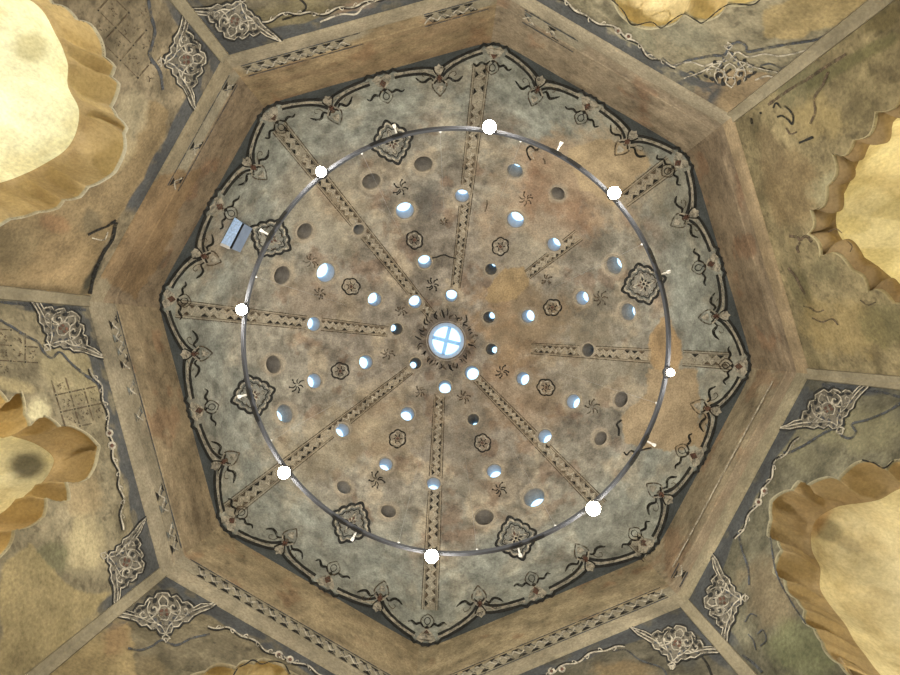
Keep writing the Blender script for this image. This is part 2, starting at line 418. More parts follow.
def paint_dome(Wp):
    P = to_px(Wp)
    rel = P - (450.5, 340.0); r = np.hypot(rel[:, 0], rel[:, 1]); an = np.arctan2(rel[:, 1], rel[:, 0])
    c_in, c_mid, c_out = lin((138, 130, 117)), lin((138, 133, 119)), lin((138, 140, 130))
    m1 = sstep(90, 190, r + (fbm(Wp, 1.1, 3) - .5) * 120)
    m2 = sstep(185, 245, r + (fbm(Wp, 1.3, 8) - .5) * 90)
    C = mix(mix(np.broadcast_to(c_in, (len(P), 3)), c_mid, m1), c_out, m2)
    # scuffed light plaster and grey damp
    C = mix(C, lin((166, 152, 128)), 0.6 * sstep(.52, .68, fbm(Wp, 2.2, 21)) * (1 - m2 * .6))
    C = mix(C, lin((104, 97, 86)), 0.65 * sstep(.52, .66, fbm(Wp, 1.9, 55)) * (1 - .65 * m2))
    C = mix(C, lin((116, 92, 74)), 0.5 * sstep(.56, .68, fbm(Wp, 3.1, 91)) * (1 - m2))
    hf = fbm(Wp, 7.5, 141, 3); C = mix(C, C * 1.28, .7 * sstep(.54, .66, hf)); C = mix(C, C * .74, .7 * sstep(.46, .34, hf))
    h2 = fbm(Wp, 17, 171, 3); C = mix(C, C * .68, .7 * sstep(.38, .28, h2)); C = mix(C, C * 1.22, .6 * sstep(.60, .70, h2))
    # right-hand brown wash and patches seen in the photo
    for (cx, cy, rx, ry, rot, col, st, ro) in [
        (520, 325, 52, 36, 0.1, (148, 122, 92), .75, .5), (560, 190, 46, 50, .4, (140, 110, 84), .7, .5),
        (600, 170, 60, 40, .6, (168, 152, 126), .55, .5), (500, 210, 22, 60, .1, (160, 146, 124), .5, .5),
        (535, 245, 36, 22, -.6, (150, 142, 124), .6, .5), (590, 250, 26, 14, -.4, (108, 100, 86), .5, .4),
        (520, 400, 40, 45, 0, (140, 118, 92), .5, .5), (565, 320, 70, 36, 0, (112, 106, 90), .5, .5),
        (600, 375, 60, 30, 0, (122, 114, 96), .45, .5), (428, 200, 16, 16, 0, (92, 90, 84), .6, .4),
        (330, 215, 50, 40, .6, (150, 142, 122), .4, .5), (330, 450, 60, 30, -.6, (150, 138, 114), .5, .5),
        (380, 420, 50, 40, 0, (146, 132, 108), .45, .5), (340, 210, 12, 14, 0, (150, 128, 100), .4, .4),
        (310, 300, 40, 26, 0, (128, 112, 94), .45, .5), (690, 200, 40, 40, 0, (132, 128, 112), .4, .5),
        (465, 440, 24, 60, 0, (124, 116, 102), .45, .5), (210, 245, 18, 40, .4, (134, 114, 90), .5, .5)]:
        C = mix(C, lin(col), st * ell_mask(P, cx, cy, rx, ry, rot, Wp, ro + .15))
    for poly, col in [
        ([(486, 288), (505, 268), (524, 268), (529, 283), (516, 300), (497, 305), (484, 300)], (148, 128, 96)),
        ([(648, 366), (676, 366), (700, 368), (700, 420), (692, 445), (668, 452), (642, 448), (624, 444), (621, 418), (634, 402), (646, 392)], (152, 134, 106)),
        ([(649, 345), (660, 318), (668, 316), (682, 350), (680, 372), (650, 370)], (154, 130, 96)),
        ([(565, 148), (600, 138), (640, 152), (650, 165), (612, 205), (580, 190)], (164, 146, 116)),
        ([(690, 440), (708, 398), (714, 404), (700, 448)], (152, 134, 106))]:
        C = mix(C, lin(col), patch_mask(P, poly, Wp, 3.5, 1.2) * .92)
    # rib ground, a little lighter than the field
    for (a, wa, b, wb, segs) in RIBS:
        t, d = seg_dist(P, a, b)
        m = np.zeros(len(P))
        for s0, s1 in segs: m = np.maximum(m, ((t > s0) & (t < s1)).astype(float))
        hw = (wa + (wb - wa) * t) / 2
        C = mix(C, lin((146, 134, 112)), .55 * m * (1 - sstep(hw - 1, hw + .6, d)))
    # medallion grounds
    for (x, y) in MEDAL:
        C = mix(C, lin((120, 120, 112)), .75 * (1 - sstep(15, 17, np.abs(P[:, 0] - x) * .72 + np.abs(P[:, 1] - y) * .72)))
    # dark floral wreath ground round the eye
    ro = np.hypot(P[:, 0] - OC[0], P[:, 1] - OC[1])
    C = mix(C, lin((84, 76, 70)), .75 * (1 - sstep(24, 36, ro + (fbm(Wp, 5, 4) - .5) * 16)) * sstep(.34, .5, fbm(Wp, 9, 14)))
    # plaster collars round the light holes
    for (ring, x, y, rr, kind) in HOLES:
        d = np.hypot(P[:, 0] - x, P[:, 1] - y)
        near = d < rr + 12
        if not near.any(): continue
        mm = np.zeros(len(P)); dd = d[near] + (fbm(Wp[near], 9, int(x)) - .5) * 5
        mm[near] = (1 - sstep(rr + 2.0, rr + 4.5, dd)) * .6
        C = mix(C, lin((160, 148, 128) if ring >= 4 else (140, 130, 114)), mm)
    # slate paint between the scalloped border and the cornice
    bd = np.interp(an, _ba, _br, period=2 * PI)
    C = mix(C, lin((70, 74, 74)), sstep(-.6, .6, r - bd + 0.4))
    return C

def hole_geo(x, y):
    p = hall_map([(x, y)])[0]
    n = -hall_normal(p[:1], p[1:2], p[2:3] - CAMZ)[0]     # outwards
    return p, n

# dome mesh
TH = np.unique(np.r_[np.linspace(-PI, PI, 1400, endpoint=False), np.arctan2(W0[:, 1], W0[:, 0]), np.arctan2(V1[:, 1], V1[:, 0])])
def build_dome():
    smax = math.cos(math.asin(0.0))
    # rows: even in picture radius
    ph = np.linspace(0, PI / 2, 4000)
    rp = RC * np.cos(ph) / (D0 + H * np.sin(ph)) * F
    r_end = OC_R - 1.5
    rows = np.interp(-np.linspace(rp[0], r_end, 245), -rp, ph)
    nT, nR = len(TH), len(rows)
    D = np.repeat(D0 + H * np.sin(rows), nT); T = np.tile(TH, nR)
    c = ctr(D); r = r_hall(T, D); r[:nT] = r_hall(TH, np.full(nT, D0))
    V = np.stack([c[:, 0] + r * np.cos(T), c[:, 1] + r * np.sin(T), D + CAMZ], 1)
    i = np.arange(nT); j = (i + 1) % nT
    Fc = np.concatenate([np.stack([k * nT + i, k * nT + j, (k + 1) * nT + j, (k + 1) * nT + i], 1) for k in range(nR - 1)])
    cen = V[Fc].mean(1)
    keep = np.ones(len(Fc), bool)
    for (ring, x, y, rr, kind) in HOLES:
        p, n = hole_geo(x, y); R = rr * (p[2] - CAMZ) / F
        d = cen - p; near = (d * d).sum(1) < (R * 1.6) ** 2
        dd = d[near] - (d[near] @ n)[:, None] * n
        keep[np.where(near)[0]] &= np.linalg.norm(dd, axis=1) > R * 1.0
    C = paint_dome(V)
    o = mesh_obj('ceiling', V, Fc[keep], M['plaster'], smooth=True, paint=C)
    tag(o, 'worn painted plaster dome pierced by rings of round light holes', 'dome', kind='structure')
    return o
dome = build_dome()

# ------------------------------------------------------------------ painted parts of the dome
def border():
    p = Paint(hall_map)
    q = np.linspace(0, 8, 1281)
    for i in range(16):
        qq = np.linspace((i - .5) / 2, (i + .5) / 2, 60)
        s = np.abs(qq * 2 - i) * 2
        d = lobe_d(qq)
        # outer black line, zigzag crown at the crest
        z = np.where(s < .26, np.abs(((s / .26 * 1.5 + .25) % 1) - .5) * 8 - 3.6, 0)
        p.stroke(edge_px(qq, d + z), 2.9, M['line'], .005)
        for h in (slice(8, 27), slice(33, 52)):
            hh = np.linspace(qq[h][0], qq[h][-1], 40)
            if h.start == 8: hh = np.linspace((i - .47) / 2, (i - .11) / 2, 40)
            else: hh = np.linspace((i + .11) / 2, (i + .47) / 2, 40)
            s2 = np.abs(hh * 2 - i) * 2
            p.stroke(edge_px(hh, lobe_d(hh) + 2.9 + 2 * s2 ** 6), 2.4, M['stone'], .0055)
            p.stroke(edge_px(hh, lobe_d(hh) + 5.6 + 6 * s2 ** 7), 2.8, M['line'], .005, taper=False)
    return p.build('scalloped_border', dome)
border()
def inward(q, d):
    a, b = edge_px([q], d)[0], edge_px([q], d + 5)[0]
    return a, math.atan2(b[1] - a[1], b[0] - a[0])
for i in range(16):       # cusps between the lobes carry a heart-ended pendant
    q = (i + .5) / 2
    if i == 9 and False: continue
    o, an = inward(q, 12.0)
    j = rng.uniform(-1, 1, 4)
    T = frame_at(o, an, 1.18); p = Paint(hall_map)
    p.fill(T([(-3.6, -1.5), (-1.6, -2), (0, -4), (1.6, -2), (3.6, -1.5), (3.8, 1.5), (2.2, 4), (0, 6), (-2.2, 4), (-3.8, 1.5)]), M['stone'], .006)
    for s in (1, -1):
        X = lambda pts: T([(s * a, b) for a, b in pts])
        p.stroke(X([(-5, 0), (-3, 4), (1, 9), (4.5, 13)]), 1.5, M['dark'], .0075)
        p.stroke(X([(-3.4, -1), (-.5, 4), (3, 8.5), (6, 12.5)]), 1.3, M['stone'], .0068)
        p.stroke(X([(0, 12.5), (3.2, 10.8), (6.2, 13.5), (4.6, 18.5), (0, 24)]), 1.4, M['brown'], .006)
        p.stroke(X([(4.5, 11), (8, 8.5), (12, 11.5 + j[0]), (16, 11), (20, 7.5 + j[1])]), 2.6, M['dark'], .006, taper=True)
        p.stroke(X([(7, 9), (9, 5), (13, 3), (14.5, 5.5), (12.5, 7)]), .8, M['brown'], .006)
    p.fill(T([(0, 4.5), (2.6, 8), (0, 11.5), (-2.6, 8)]), M['red'], .014)
    p.fill(T([(0, 14.5), (3.2, 15), (2.5, 18), (0, 21), (-2.5, 18), (-3.2, 15)]), M['stone'], .009)
    p.build('cusp_pendant', dome)
for i in range(16):       # crests: red lozenge, two leaves and a bud
    q = i / 2
    o, an = inward(q, 7.0)
    T = frame_at(o, an, 1.15); p = Paint(hall_map)
    p.fill(T([(-9, -1), (-4, -4), (0, -2), (4, -4), (9, -1), (5, 5), (0, 9), (-5, 5)]), M['stone'], .0052)
    p.fill(T([(0, -.5), (1.4, 1.2), (3.2, 3.2), (1.6, 5.4), (0, 7.2), (-1.6, 5.4), (-3.2, 3.2), (-1.4, 1.2)]), M['red'], .014)
    for s in (1, -1):
        X = lambda pts: T([(s * a, b) for a, b in pts])
        p.stroke(X([(3, 9.5), (6, 13), (10, 12), (14, 15 + rng.uniform(-1, 1)), (17, 13.5)]), 2.5, M['dark'], .006, taper=True)
        p.stroke(X([(0, 8), (4.2, 11.5), (5.8, 15.5), (3.6, 19), (0, 21.5)]), 1.2, M['brown'], .006)
        p.stroke(X([(0, 11.5), (2.4, 14), (2.2, 17), (0, 18.5)]), .9, M['dark'], .006)
    p.fill(T([(0, 8), (2, 9.6), (0, 11.5), (-2, 9.6)]), M['dark'], .0065)
    p.build('crest_palmette', dome)
for (a, wa, b, wb, segs) in RIBS:
    p = Paint(hall_map)
    a, b = np.array(a, float), np.array(b, float); L = np.linalg.norm(b - a); dv = (b - a) / L; nv = np.array([-dv[1], dv[0]])
    Wd = lambda t: wa + (wb - wa) * t
    at = lambda t, s: a + (b - a) * t + nv * s * Wd(t) / 2
    def blocked(pt): return any(math.hypot(pt[0] - h[1], pt[1] - h[2]) < h[3] + 1.5 for h in HOLES)
    for s0, s1 in segs:
        ts = np.linspace(s0, s1, max(3, int(L * (s1 - s0) / 3)))
        for s in (-1, -.72, .72, 1):
            run = []
            for t in ts:
                pt = at(t, s)
                if blocked(pt):
                    if len(run) > 1: p.stroke(run, .9 if abs(s) == 1 else .6, M['brown'], .0045)
                    run = []
                else: run.append(pt)
            if len(run) > 1: p.stroke(run, .95 if abs(s) == 1 else .6, M['brown'], .0045)
        t = s0 + .01; n = 0
        while t < s1 - .02:
            u = Wd(t) / L * .52
            for s in (1, -1):
                t2 = t + (u * .5 if s > 0 else 0)
                if t2 + u > s1 or blocked(at(t2 + u / 2, s * .4)): continue
                if rng.random() < .82:
                    p.fill([at(t2, s * .62), at(t2 + u * .9, s * .62), at(t2 + u * .45, s * .18)], M['brown'] if rng.random() < .45 else M['dark'], .0045)
                p.stroke([at(t2, s * .56), at(t2 + u * .25, s * -.05), at(t2 + u * .75, s * .05), at(t2 + u, s * .56)], .6, M['light'], .005)
            t += u; n += 1
    p.build('rib_band', dome)
def diamond(a, R, k=1.25, bump=.085):
    return R / (abs(math.cos(a)) ** k + abs(math.sin(a)) ** k) ** (1 / k) * (1 - bump + bump * abs(math.cos(6 * a)) * 1.4)
for (x, y) in MEDAL:
    an = math.atan2(340 - y, 450.5 - x)
    T = frame_at((x, y), an, 1.0); p = Paint(hall_map)
    ring = lambda R, sx=1.0, n=97: T([(diamond(t, R) * math.cos(t) * sx, diamond(t, R) * math.sin(t)) for t in np.linspace(0, 2 * PI, n)[:-1]])
    p.stroke(ring(22.0, .93), 2.7, M['line'], .006, closed=True, step=1.5)
    p.stroke(ring(19.2, .93), 1.7, M['light'], .0065, closed=True, step=1.5)
    p.stroke(ring(16.9, .93), 1.3, M['grey'], .006, closed=True, step=1.5)
    p.stroke(ring(15.2, .93), 1.0, M['dark'], .006, closed=True, step=1.5)
    for q in range(8):
        a0 = q * PI / 4; R1 = 10.5 if q % 2 == 0 else 7.5
        c, s = math.cos(a0), math.sin(a0)
        loc = lambda u, v: (c * u - s * v, s * u + c * v)
        p.stroke(T([loc(1.5, 0), loc(R1 * .5, 1.9), loc(R1, 0), loc(R1 * .5, -1.9), loc(1.5, 0)]), .9, M['light'], .007)
        p.fill(T([loc(2, 0), loc(R1 * .45, 1.2), loc(R1 * .75, 0), loc(R1 * .45, -1.2)]), M['red'] if q in (1, 2, 3) else M['dark'], .0068)
        p.stroke(T([loc(9.5, 2.2), loc(12, 1.0), loc(12, -1.0), loc(9.5, -2.2)]), .8, M['brown'], .0065)
    p.fill(T(arc(0, 0, 1.5, 0, 340, 9)), M['dark'], .0075)
    p.build('medallion', dome)
# broken medallions: only a corner survives beside the repairs
p = Paint(hall_map)
p.stroke([(531, 160), (528, 155), (527, 149), (531, 146), (536, 150), (539, 148)], 1.8, M['dark'], .006)
p.stroke([(534, 159), (532, 155), (531, 151), (534, 151)], 1.2, M['light'], .006)
p.stroke([(543, 158), (545, 161), (545, 164)], 1.6, M['brown'], .006)
p.build('medallion_fragment', dome)
p = Paint(hall_map)
p.stroke([(622, 420), (617, 424), (619, 429), (619, 436)], 1.9, M['dark'], .006)
p.stroke([(624, 452), (627, 455), (631, 451), (636, 452), (646, 449), (652, 448)], 1.7, M['dark'], .006)
p.build('medallion_fragment', dome)
for i, (x, y) in enumerate(ROSE):
    an = math.atan2(340 - y, 450.5 - x) + rng.uniform(-.1, .1)
    T = frame_at((x, y), an, 1.0); p = Paint(hall_map)
    lob = lambda R: [(R * (1 + .16 * abs(math.cos(3 * t))) * math.cos(t) * .9, R * (1 + .16 * abs(math.cos(3 * t))) * math.sin(t)) for t in np.linspace(0, 2 * PI, 49)[:-1]]
    p.stroke(T(lob(8.0)), 1.5, M['dark'], .005, closed=True, step=1)
    p.stroke(T(lob(6.0)), .9, M['light'], .005, closed=True, step=1)
    for t in range(6):
        a0 = t * PI / 3 + .3
        p.stroke(T([(2.4 * math.cos(a0), 2.4 * math.sin(a0)), (5 * math.cos(a0 + .25), 5 * math.sin(a0 + .25))]), 1.0, M['dark'], .005)
    p.stroke(T(arc(0, 0, 2.6, 0, 350, 14)), .8, M['brown'], .005)
    p.fill(T(arc(0, 0, 1.7, 0, 330, 9)), M['red'], .005)
    p.build('rosette', dome)
SPRIG = [(401, 188, 9, 'dark'), (311, 261, 8, 'brown'), (297, 385, 9, 'dark'), (376, 480, 9, 'dark'), (499.5, 489, 8, 'dark'), (592, 407, 9, 'brown'),
         (600.5, 298.5, 9, 'brown'), (526, 199, 9, 'brown'), (433, 284.5, 7, 'dark'), (401, 310.5, 6, 'brown'), (388, 353.5, 7, 'brown'), (420, 391.5, 6, 'brown'),
         (464, 397, 7, 'brown'), (502, 371.5, 7, 'dark'), (320, 293, 6, 'brown'), (530, 150, 0, 'dark'), (547, 280, 6, 'brown'), (444, 222, 5, 'brown')]
for (x, y, R, mm) in SPRIG:
    if not R: continue
    an = math.atan2(340 - y, 450.5 - x)
    T = frame_at((x, y), an); p = Paint(hall_map); n = 7
    for t in range(n):
        a0 = 2 * PI * t / n + rng.uniform(-.25, .25); r1 = R * rng.uniform(.7, 1.0)
        e = (r1 * math.cos(a0), r1 * math.sin(a0))
        p.stroke(T([(1.2 * math.cos(a0), 1.2 * math.sin(a0)), (r1 * .6 * math.cos(a0 + .3), r1 * .6 * math.sin(a0 + .3)), e]), 1.3, M[mm], .005, taper=True)
        if rng.random() < .7:
            p.fill(T([(e[0] + 1.1 * math.cos(v), e[1] + 1.1 * math.sin(v)) for v in (0, 1.3, 2.5, 3.8, 5)]), M[mm], .005)
    p.build('floral_sprig', dome)
p = Paint(hall_map)          # wreath of dark leaves round the central eye
for t in range(46):
    a0 = 2 * PI * t / 46 + rng.uniform(-.05, .05); r0 = rng.uniform(21.5, 25); r1 = r0 + rng.uniform(3, 9)
    q = lambda r, a: (OC[0] + r * math.cos(a), OC[1] + r * math.sin(a))
    p.stroke([q(r0, a0), q((r0 + r1) / 2, a0 + rng.uniform(-.08, .08)), q(r1, a0 + rng.uniform(-.12, .12))], rng.uniform(1.0, 2.2), M['dark'] if t % 3 else M['brown'], .005, taper=True)
p.build('leaf_wreath', dome)
p = Paint(hall_map)          # an old crack
p.stroke([(432, 258), (437, 257), (441, 255.5), (445, 255), (450, 257), (457, 258.5)], 1.3, M['dark'], .004)
p.stroke([(487, 175 + 25), (487, 205), (485, 212)], 1.2, M['brown'], .004)
p.build('crack', dome)

# ------------------------------------------------------------------ light holes
HOURS = ['twelve', 'one', 'two', 'three', 'four', 'five', 'six', 'seven', 'eight', 'nine', 'ten', 'eleven']
def clock(x, y):
    a = math.degrees(math.atan2(x - OC[0], -(y - OC[1]))) % 360
    h2 = int(round(a / 15)) % 24
    return ("half past " + HOURS[h2 // 2]) if h2 % 2 else (HOURS[h2 // 2] + " o'clock")
RINGTXT = {1: 'innermost ring round the cross skylight', 2: 'second ring from the cross skylight', 3: 'third ring on a rib band',
           4: 'fourth ring between two rib bands', 5: 'outermost ring near the medallions'}
KINDTXT = {'eye': 'bright-glazed light hole', 'deep': 'dark-walled light hole', 'dim': 'dim light hole', 'blind': 'walled-up light hole'}
def ringpts(c, n, r, nseg, squash=None, jit=0, seed=0):
    u = np.cross(n, (0, 0, 1.0) if abs(n[2]) < .999 else (1.0, 0, 0)); u /= np.linalg.norm(u); v = np.cross(n, u)
    a = np.linspace(0, 2 * PI, nseg, endpoint=False)
    rr = np.full(nseg, r)
    if jit: rr = rr * (1 + jit * np.random.default_rng(seed).uniform(-1, 1, nseg))
    return c + (np.cos(a) * rr)[:, None] * u + (np.sin(a) * rr)[:, None] * v
def loft(rings, m, mb, cap=False):
    n = len(rings[0]); V = np.vstack(rings); Fc = []
    for i in range(len(rings) - 1):
        for j in range(n): Fc.append([i * n + j, i * n + (j + 1) % n, (i + 1) * n + (j + 1) % n, (i + 1) * n + j])
    if cap: Fc.append([(len(rings) - 1) * n + j for j in range(n)])
    mb.add(V, Fc, m)
for hi, (ring, x, y, rr, kind) in enumerate(HOLES):
    p, n = hole_geo(x, y); R = rr * (p[2] - CAMZ) / F
    depth = {'eye': {1: .26, 2: .26, 3: .24, 4: .24, 5: .27}[ring], 'deep': .45, 'dim': .40, 'blind': .36}[kind]
    ratio = {'eye': .84, 'deep': .55, 'dim': .6, 'blind': .85}[kind]
    root = empty('skylight_hole', tuple(p))
    tag(root, "%s in the %s at %s" % (KINDTXT[kind], RINGTXT[ring], clock(x, y)), 'skylight', 'round light holes of the dome')
    NS = 28
    # rim collar follows the curved dome
    a = np.linspace(0, 2 * PI, NS, endpoint=False)
    def onsurf(r, off):
        q = ringpts(p, n, r, NS)
        N = hall_normal(q[:, 0], q[:, 1], q[:, 2] - CAMZ)
        g = G(q[:, 0], q[:, 1], q[:, 2] - CAMZ)
        return q + N * (np.maximum(g, -.2) + off)[:, None]
    jr = 1 + .03 * np.random.default_rng(hi).uniform(-1, 1, NS)
    mb = MB(); loft([onsurf(R * 1.22, -.004), onsurf(R * 1.17, .012), onsurf(R * 1.04, .014), onsurf(R * .98, .004), ringpts(p + n * .02, n, R * .96, NS)], M['rim'], mb)
    mb.build('rim', root, smooth=True)
    sm = M['shaft_dark'] if kind == 'deep' else (M['blind'] if kind in ('blind', 'dim') or ring == 5 else M['shaft'])
    mb = MB()
    rings = [ringpts(p + n * (.01 + depth * t), n, R * (.97 + (ratio - .97) * t), NS) for t in (0, .25, .5, .75, 1)]
    loft(rings, sm, mb, cap=(kind == 'blind'))
    if kind == 'dim' or kind == 'blind': pass
    mb.build('shaft', root, smooth=kind != 'blind')
    if kind != 'blind':
        mb = MB(); gr = R * ratio
        c = p + n * (depth - .005)
        loft([ringpts(c + n * (gr * .45 * math.sin(t)), n, gr * 1.02 * math.cos(t) + 1e-4, NS) for t in np.linspace(0, PI / 2, 5)], M['glass'], mb, cap=True)
        mb.build('glass_cap', root, smooth=True)
# central eye with its cross
p, n = hole_geo(*OC); p = p.copy(); n = np.array([0, 0, 1.0])
p[2] = D0 + H * math.sin(math.acos(min(1, OC_R * (D0 + H) / F / RC))) + CAMZ
Roc = OC_R * (p[2] - CAMZ) / F
root = empty('cross_skylight', tuple(p)); tag(root, 'large round central skylight with white cross bars at the dome top', 'skylight')
mb = MB(); loft([ringpts(p + n * .01, n, Roc * 1.05, 64), ringpts(p - n * .006, n, Roc * 1.03, 64), ringpts(p - n * .002, n, Roc * .995, 64), ringpts(p + n * .004, n, Roc * .99, 64)], M['blind'], mb); mb.build('rim', root, smooth=True)
mb = MB(); loft([ringpts(p + n * t, n, Roc * (.99 - .25 * t / .42), 64) for t in (0, .1, .2, .3, .42)], M['eye_wall'], mb); mb.build('shaft', root, smooth=True)
c = p + n * .42; gr = Roc * .74
mb = MB(); loft([ringpts(c, n, gr * 1.01, 64), ringpts(c + n * .02, n, gr * .5, 64), ringpts(c + n * .025, n, .002, 64)], M['glass'], mb, cap=True); mb.build('glass_pane', root, smooth=True)
for ang, lo_ in ((math.radians(14), 0), (math.radians(104), .004)):
    d = np.array([math.cos(ang), math.sin(ang), 0]); w = np.array([-d[1], d[0], 0]) * .036; cc = c - n * (.012 + lo_)
    mb = MB(); mb.hexa([cc - d * gr - w - n * .03, cc + d * gr - w - n * .03, cc + d * gr + w - n * .03, cc - d * gr + w - n * .03,
                        cc - d * gr - w, cc + d * gr - w, cc + d * gr + w, cc - d * gr + w], M['mull']); mb.build('cross_bar', root)

# ------------------------------------------------------------------ drum: cornice frieze, one trim piece per side
DR_COL = {'upper_left': (140, 116, 86), 'top': (158, 130, 88), 'upper_right': (156, 134, 104), 'right': (144, 120, 90),
          'lower_right': (158, 138, 104), 'bottom_right': (164, 142, 102), 'bottom_left': (160, 136, 96), 'left': (152, 128, 92)}
def side_px(k, t, ap):
    t = np.atleast_1d(np.asarray(t, float)); c = np.array([CX, CY])
    P = CPX[k] * (1 - t[:, None]) + CPX[(k + 1) % 8] * t[:, None]
    return c + (P - c) * (np.broadcast_to(np.asarray(ap, float), (len(t),)) / 340.0)[:, None]
for _k in DR_COL:
    _c = np.array(DR_COL[_k], float); DR_COL[_k] = (_c + (_c.mean() - _c) * .30) * np.array([.87, .88, .875])
ANG = np.arctan2(V1[:, 1], V1[:, 0])
FRIEZE = {'upper_left': [(.5, 1.0)], 'top': [(0.02, .48), (.72, .99)], 'upper_right': [(.12, .36)], 'right': [], 'lower_right': [(.9, 1.0)], 'bottom_right': [(0, 1)], 'bottom_left': [(0, 1)], 'left': [(0.0, 1.0)]}
for k in range(8):
    a0, a1 = ANG[k], ANG[(k + 1) % 8]
    if a1 < a0: a1 += 2 * PI
    th = TH.copy(); th = np.where(th < a0 - 1e-9, th + 2 * PI, th); th = np.sort(th[(th >= a0 - 1e-7) & (th <= a1 + 1e-7)])
    lv = np.unique(np.r_[np.linspace(D1, D0, 84), 5.62 * 340 / 327.0, 5.62 * 340 / 313.0])
    T = np.tile(th, len(lv)); D = np.repeat(lv, len(th)); r = r_hall(T, D)
    # moulding: the plain lower band stands 2.5 cm proud, the ochre cove eases back
    apx = 5.62 * 340 / D
    r2 = r - .025 * (apx > 326.9) - .012 * sstep(313.2, 312.6, apx) * sstep(311, 312.6, apx)
    r2 = np.where((D > D0 - 1e-6) | (D < D1 + 1e-6), r, r2)
    V = np.stack([r2 * np.cos(T), r2 * np.sin(T), D + CAMZ], 1)
    nT = len(th); i = np.arange(nT - 1)
    Fc = np.concatenate([np.stack([q * nT + i, q * nT + i + 1, (q + 1) * nT + i + 1, (q + 1) * nT + i], 1) for q in range(len(lv) - 1)])
    nm = SIDES[k]; P = to_px(V); oc = lin(DR_COL[nm])
    C = np.broadcast_to(oc, (len(V), 3)).copy()
    f = fbm(V * (1, 1, 2.2), 1.6, 200 + k)
    C = mix(C, oc * 1.25, .6 * sstep(.5, .66, f)); C = mix(C, oc * np.array([.66, .64, .64]), .6 * sstep(.52, .68, fbm(V * (1, 1, 3), 2.3, 300 + k)))
    C = mix(C, lin((118, 82, 58)), .35 * sstep(.58, .7, fbm(V, 3, 400 + k)))
    h2 = fbm(V, 14, 970 + k, 3); C = mix(C, C * .66, .7 * sstep(.38, .28, h2)); C = mix(C, C * 1.25, .6 * sstep(.60, .70, h2))
    # grey frieze bed where paint survives
    hasf = np.zeros(len(V)); tt = (T - a0) / (a1 - a0)
    for s0, s1 in FRIEZE[nm]:
        hasf = np.maximum(hasf, sstep(s0 - .03, s0 + .03, tt + (f - .5) * .2) * (1 - sstep(s1 - .03, s1 + .03, tt + (f - .5) * .2)) if 0 < s0 or s1 < 1 else np.ones(len(V)))
    if nm == 'left': hasf *= .75
    bed = sstep(312.5, 314, apx) * (1 - sstep(326, 327.5, apx))
    C = mix(C, lin((128, 122, 104)), .85 * hasf * bed)
    low = sstep(326.5, 327.5, apx)
    lowc = {'right': (134, 118, 92), 'upper_left': (124, 115, 94), 'lower_right': (130, 122, 100)}.get(nm, (130, 122, 103))
    C = mix(C, lin(lowc), .85 * low)
    if nm in ('lower_right',): C = mix(C, lin((132, 118, 98)), .7 * sstep(309, 312, apx) * (1 - low))
    if nm == 'upper_left':      # raw brown plaster where the lower corner has lost its skin
        C = mix(C, lin((116, 96, 70)), .85 * patch_mask(P, [(70, 270), (105, 280), (135, 300), (170, 240), (200, 170), (160, 175), (120, 200), (95, 240)], V, 5))
    if nm == 'top': C = mix(C, lin((128, 108, 84)), .5 * sstep(.5, .62, fbm(V * (1, 1, 6), 1.5, 12)) * (apx < 312))
    o = mesh_obj('trim_%d' % (k + 1), V, Fc, M['plaster'], smooth=False, paint=C)
    tag(o, 'plaster cornice band of the octagon above the %s wall' % nm.replace('_', ' '), 'cornice', kind='structure')
    # painted frieze: two lines and a row of leaf triangles
    pnt = Paint(hall_map)
    for s0, s1 in FRIEZE[nm]:
        s0, s1 = max(s0, .03), min(s1, .97)
        ts = np.linspace(s0, s1, 40)
        for ap, w in ((326.2, 1.1), (314.2, .9)): pnt.stroke(side_px(k, ts, ap), w, M['slate'], .006)
        Ls = np.linalg.norm(CPX[(k + 1) % 8] - CPX[k]) * .94; u = 13.5 / Ls; t = s0
        faint = nm in ('left', 'upper_right', 'upper_left')
        while t + u < s1:
            if not (faint and rng.random() < .4):
                mk = M['grey'] if faint and rng.random() < .5 else M['dark']
                e = side_px(k, [t, t + u * .75, t + u * .42], [324.6, 324.6, 321.2]); pnt.fill(e, mk, .006)
                e = side_px(k, [t + u * .5, t + u * 1.2, t + u * .85], [315.8, 315.8, 319.2]); pnt.fill(e, mk, .006)
                pnt.stroke(side_px(k, [t, t + u * .2, t + u * .5, t + u * .8, t + u], [317, 319.5, 321.8, 319, 317.2]), 1.3, M['stone'], .0066)
                pnt.stroke(side_px(k, [t + u * .1, t + u * .5, t + u * .62], [322.5, 318.5, 316.5]), .8, M['slate'], .0062)
            t += u
    if nm in ('lower_right',): pnt.stroke(side_px(k, np.linspace(.05, .93, 40), 311.5), 1.5, M['light'], .016); 
    if pnt.V: pnt.build('frieze_band', o)

